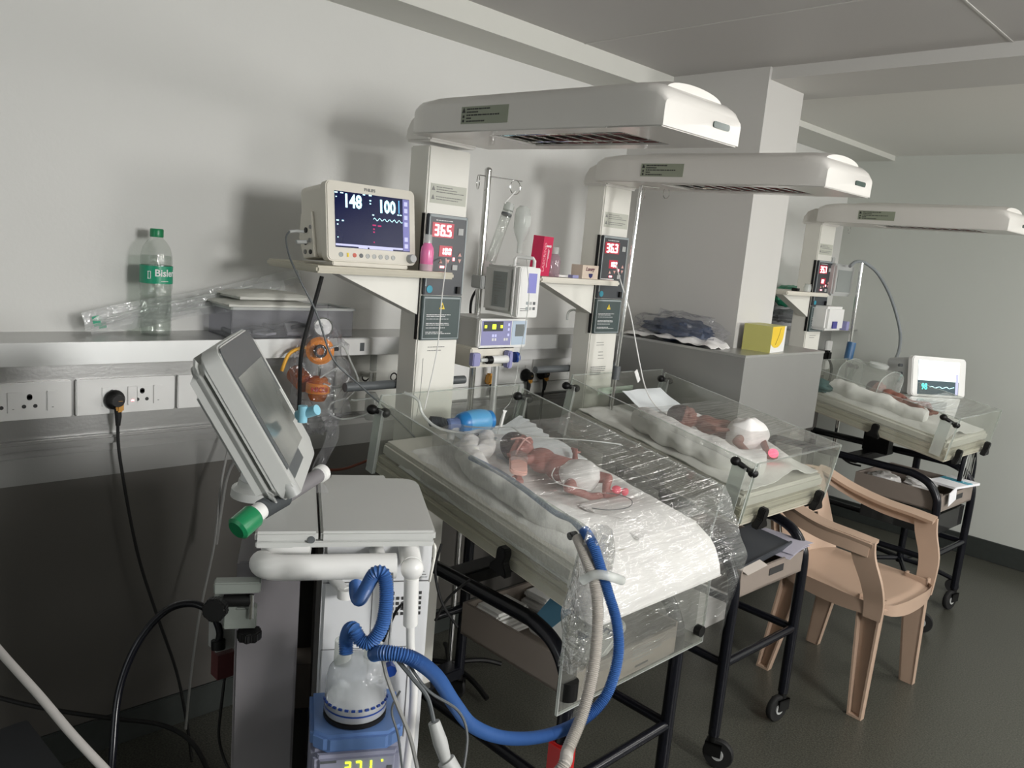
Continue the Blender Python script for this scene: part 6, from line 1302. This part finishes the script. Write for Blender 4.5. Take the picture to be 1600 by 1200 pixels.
bmesh.ops.remove_doubles(m.b, verts=m.b.verts, dist=.0004)
m.build('backrest', M_chair, ct)
for s in (-1, 1):
    slab([(-.262, .165*s, .728), (-.235, .195*s, .712), (-.14, .232*s, .668), (-.02, .247*s, .642), (.10, .248*s, .634), (.175, .244*s, .628)], lambda f: (0.0, .022 if f > .2 else .012+.05*f, 0.006), .013).build('arm_top', M_chair, ct)
    slab([(-.255, .185*s, .705), (-.14, .248*s, .645), (-.02, .264*s, .618), (.10, .266*s, .612), (.165, .262*s, .608)], lambda f: (.0, .004, .026), .007).build('arm_skirt', M_chair, ct)
    slab([(.140, .256*s, .622), (.150, .252*s, .57), (.180, .236*s, .49), (.190, .214*s, .42), (.190, .208*s, .36)], lambda f: (.040-.010*f, .0, .012*(1-f)), .013).build('arm_post', M_chair, ct)
    slab([(-.258, .175*s, .722), (-.235, .185*s, .63), (-.20, .195*s, .50), (-.175, .195*s, .41)], lambda f: (.0, .020, .0), .012).build('back_post', M_chair, ct)
slab([(-.266, -.17, .722), (-.279, -.09, .738), (-.282, .0, .742), (-.279, .09, .738), (-.266, .17, .722)], lambda f: (.014, 0, .002), .010).build('back_top', M_chair, ct)

# ================================================================ beyond the pillar
t = thing('patient_monitor', 'white patient monitor with glaring half-white screen, right of the farthest cot', 'monitor', (.98, 4.36, 0))
a, b, c_ = D(1433, 556, 3.85), D(1516, 563, 4.0), D(1424, 618, 3.84)
T = frame(c_, b-a, a-c_); w_, h_ = (b-a).length, (a-c_).length
MB(T).prism(rrect(w_, h_, .02, cx=w_/2, cy=h_/2), (0, 0, -.03), (1,0,0), (0,1,0), (0,0,.03)).build('front_bezel', M_white, t, world=True, bevel=.004)
MB(T).prism(rrect(w_*.95, h_*.92, .02, cx=w_*.5, cy=h_*.5), (0, 0, -.16), (1,0,0), (0,1,0), (0,0,.13)).build('rear_housing', M_lgrey, t, world=True, bevel=.006)
sc = MB(T).bb((.10*w_, .05*h_, 0), (.86*w_, .90*h_, .0015)).build('screen', mat('screen_dark', (.03, .05, .06), .15, emit=(.08, .12, .14), es=.4), t, world=True, smooth=False)
m = MB(T); n_ = 8
m.bb((.10*w_, .40*h_, .0015), (.86*w_, .90*h_, .0022)); m.build('painted_glare_patch', M_swh, sc, world=True, smooth=False)  # reflected glare put in as a glowing white patch
text('oxygen_figures', '98', glow('teal_digits', (.1, .9, .8), 1.8), sc, T @ Matrix.Translation((.22*w_, .24*h_, .002)), .17*h_*1.25, bold=.001, depth=.0005, world=True)
wv = MB(T); wv.tube([((.32+.045*i)*w_, (.24+.02*math.sin(i*2.1))*h_, .003) for i in range(11)], .0016, n=5, cap=False); wv.build('waveform', M_scyan, sc, world=True)
MB(T).bb((.80*w_, .06*h_, .0016), (.85*w_, .60*h_, .0024)).build('key_strip', M_slil, sc, world=True, smooth=False)
MB(T).prism([(0, 0), (w_*.93, 0), (w_*.80, -h_*.62), (-w_*.18, -h_*.62)], (0, -.004, .0), (1,0,0), (0,1,0), (0,0,-.05)).build('lower_console', M_white, t, world=True, bevel=.004)
MB(T).prism([(.10*w_, -.05*h_), (w_*.65, -.10*h_), (w_*.60, -h_*.45), (0.02*w_, -h_*.42)], (0, -.004, .001), (1,0,0), (0,1,0), (0,0,.004)).build('console_panel', M_lgrey, t, world=True)
m = MB(T)
for k in range(4): m.cyl((-.004, h_*(.75-.2*k), -.06), (-.022, h_*(.75-.2*k), -.06), .008, n=12)
m.build('connector_port', M_grey, t, world=True)
base = T @ Vector((w_*.45, -h_*.6, -.06)); MB().cyl((base.x, base.y, .08), base, .017, n=14).build('stand_pole', M_black, t, world=True)
m = MB()
for k in range(5): th = R(72*k+10); m.tube([(base.x, base.y, .10), (base.x+.14*math.cos(th), base.y+.14*math.sin(th), .09), (base.x+.25*math.cos(th), base.y+.25*math.sin(th), .065)], .012, n=8)
m.build('stand_base', M_black, t, world=True)
for k in range(5):
    th = R(72*k+10); p_ = (base.x+.25*math.cos(th), base.y+.25*math.sin(th), .032); MB().lathe([(.03, -.012), (.032, 0), (.03, .012)], p_, (math.sin(th), -math.cos(th), 0), n=18).cyl((p_[0], p_[1], .03), (p_[0], p_[1], .07), .008, n=8).build('wheel', M_rubber, t, world=True)
t['label'] = t['label']
# farthest warmer extras
tp, bt = at(1347, 411, x=.50), at(1322, 575, x=.50)
t = thing('iv_pole', 'thin shiny drip pole beside the farthest warmer column', 'drip pole', (bt.x, bt.y, 0))
MB().cyl(bt+(bt-tp)*2.2, tp, .010, n=14).build('pole_tube', M_chrome, t, world=True)
MB().cyl(at(1331, 535, x=.51), at(1325, 562, x=.51), .022, n=14).build('blue_grip', mat('blue_grip_plastic', (.04, .12, .25), .4), t, world=True)
hookring(at(1327, 358, x=.42), .022, t, .2)
cable('curved_hose', [at(1328, 416, x=.5), at(1338, 409, x=.5), at(1352, 411, x=.5), at(1372, 428, x=.52), at(1392, 465, x=.55), at(1406, 515, x=.6), at(1404, 550, x=.65), at(1390, 575, x=.7)], .0085, mat('grey_hose', (.22, .24, .25), .5), 'long grey hose arching against the end wall from the farthest pole', 'hose')
def quadbox(p, d, name, m, parent, bev=.004): return MB().bb((p[0], p[1], p[2]), (p[0]+d[0], p[1]+d[1], p[2]+d[2])).build(name, m, parent, world=True, bevel=bev)
q0, q1 = at(1300, 462, x=.46), at(1337, 415, x=.46)
t = thing('infusion_pump', 'pale grey infusion pump beside the farthest warmer read-out', 'pump', (.40, (q0.y+q1.y)/2, q0.z))
MB().bb((.33, q0.y, q0.z), (.46, q1.y, q1.z)).build('pump_case', M_lgrey, t, world=True, bevel=.01)
MB().bb((.46, q0.y+.03, q0.z+.02), (.462, q1.y-.03, q1.z-.03)).build('side_label', mat('grey_label', (.25, .27, .26), .5), t, world=True)
MB().bb((.36, q0.y+.03, q1.z-.003), (.42, q0.y+.07, q1.z+.03)).build('carry_handle', M_lgrey, t, world=True, bevel=.004)
q0, q1 = at(1290, 517, x=.50), at(1322, 480, x=.50)
t = thing('syringe_pump', 'white syringe pump with two blue squares below the farthest grey pump', 'pump', (.44, (q0.y+q1.y)/2, q0.z))
MB().bb((.36, q0.y, q0.z), (.50, q1.y, q1.z)).build('pump_case', M_white, t, world=True, bevel=.012)
c1 = at(1304, 508, x=.505); MB().box(c1, (.006, .045, .035)).build('blue_square', mat('deep_violet', (.06, .06, .28), .4), t, world=True)
c1 = at(1320, 509, x=.50); MB().box(c1, (.03, .03, .045)).build('blue_latch', M_lilac, t, world=True)
q0, q1 = at(1284, 577, x=.032), at(1305, 532, x=.032)
o = MB().bb((.030, q0.y, q0.z), (.045, q1.y, q1.z)).build('socket_plate', M_white, bevel=.003); tag(o, 'white wall plate with a black plug behind the farthest warmer', 'socket')
c1 = at(1292, 555, x=.06); o = MB().box(c1, (.04, .06, .06)).build('mains_plug', M_blackp, bevel=.01); tag(o, 'black plug in the white plate behind the farthest warmer', 'plug')
cable('power_cord', [c1, at(1299, 572, x=.09), at(1297, 590, x=.1), at(1290, 605, x=.12)], .008, M_rubber, 'black cord drooping from the plug behind the farthest warmer')
p = WM[2] @ Vector((.02, -.27, 1.403)); o = MB().box((p.x, p.y, 1.410), (.03, .02, .014)).build('black_clip', M_blackp); tag(o, 'tiny black clip on the farthest warmer tray', 'clip')
p = WM[2] @ Vector((.02, -.16, 1.403)); o = MB().lathe([(.016, 0), (.018, .02), (.014, .035), (.016, .037)], (p.x, p.y, 1.403), n=18).build('clear_cup', M_frost); tag(o, 'tiny clear cup on the farthest warmer tray', 'cup')
# green bag and tub on the shelf behind the pillar
y3 = at(1225, 520, x=.12).y
o = MB().bb((.03, y3-.15, 1.182), (.175, y3+.28, 1.30)).build('plastic_tub', M_tub); tag(o, 'translucent tub on the wall shelf beyond the pillar', 'tub')
o = MB().grid(bagmesh((.10, y3+.05, 1.36), (.06, .17, .055), 41, .3), 26, 18).build('green_bundle', mat('green_film', (.03, .30, .17), .35, var=.5, scale=14)); tag(o, 'green plastic bundle on top of the tub beyond the pillar', 'bundle')
o = MB().grid(bagmesh((.10, y3+.03, 1.25), (.05, .15, .035), 43, .3), 24, 16).build('grey_bundle', M_grey); tag(o, 'dark coiled supplies inside the tub beyond the pillar', 'bundle')
bpy.context.view_layer.update()
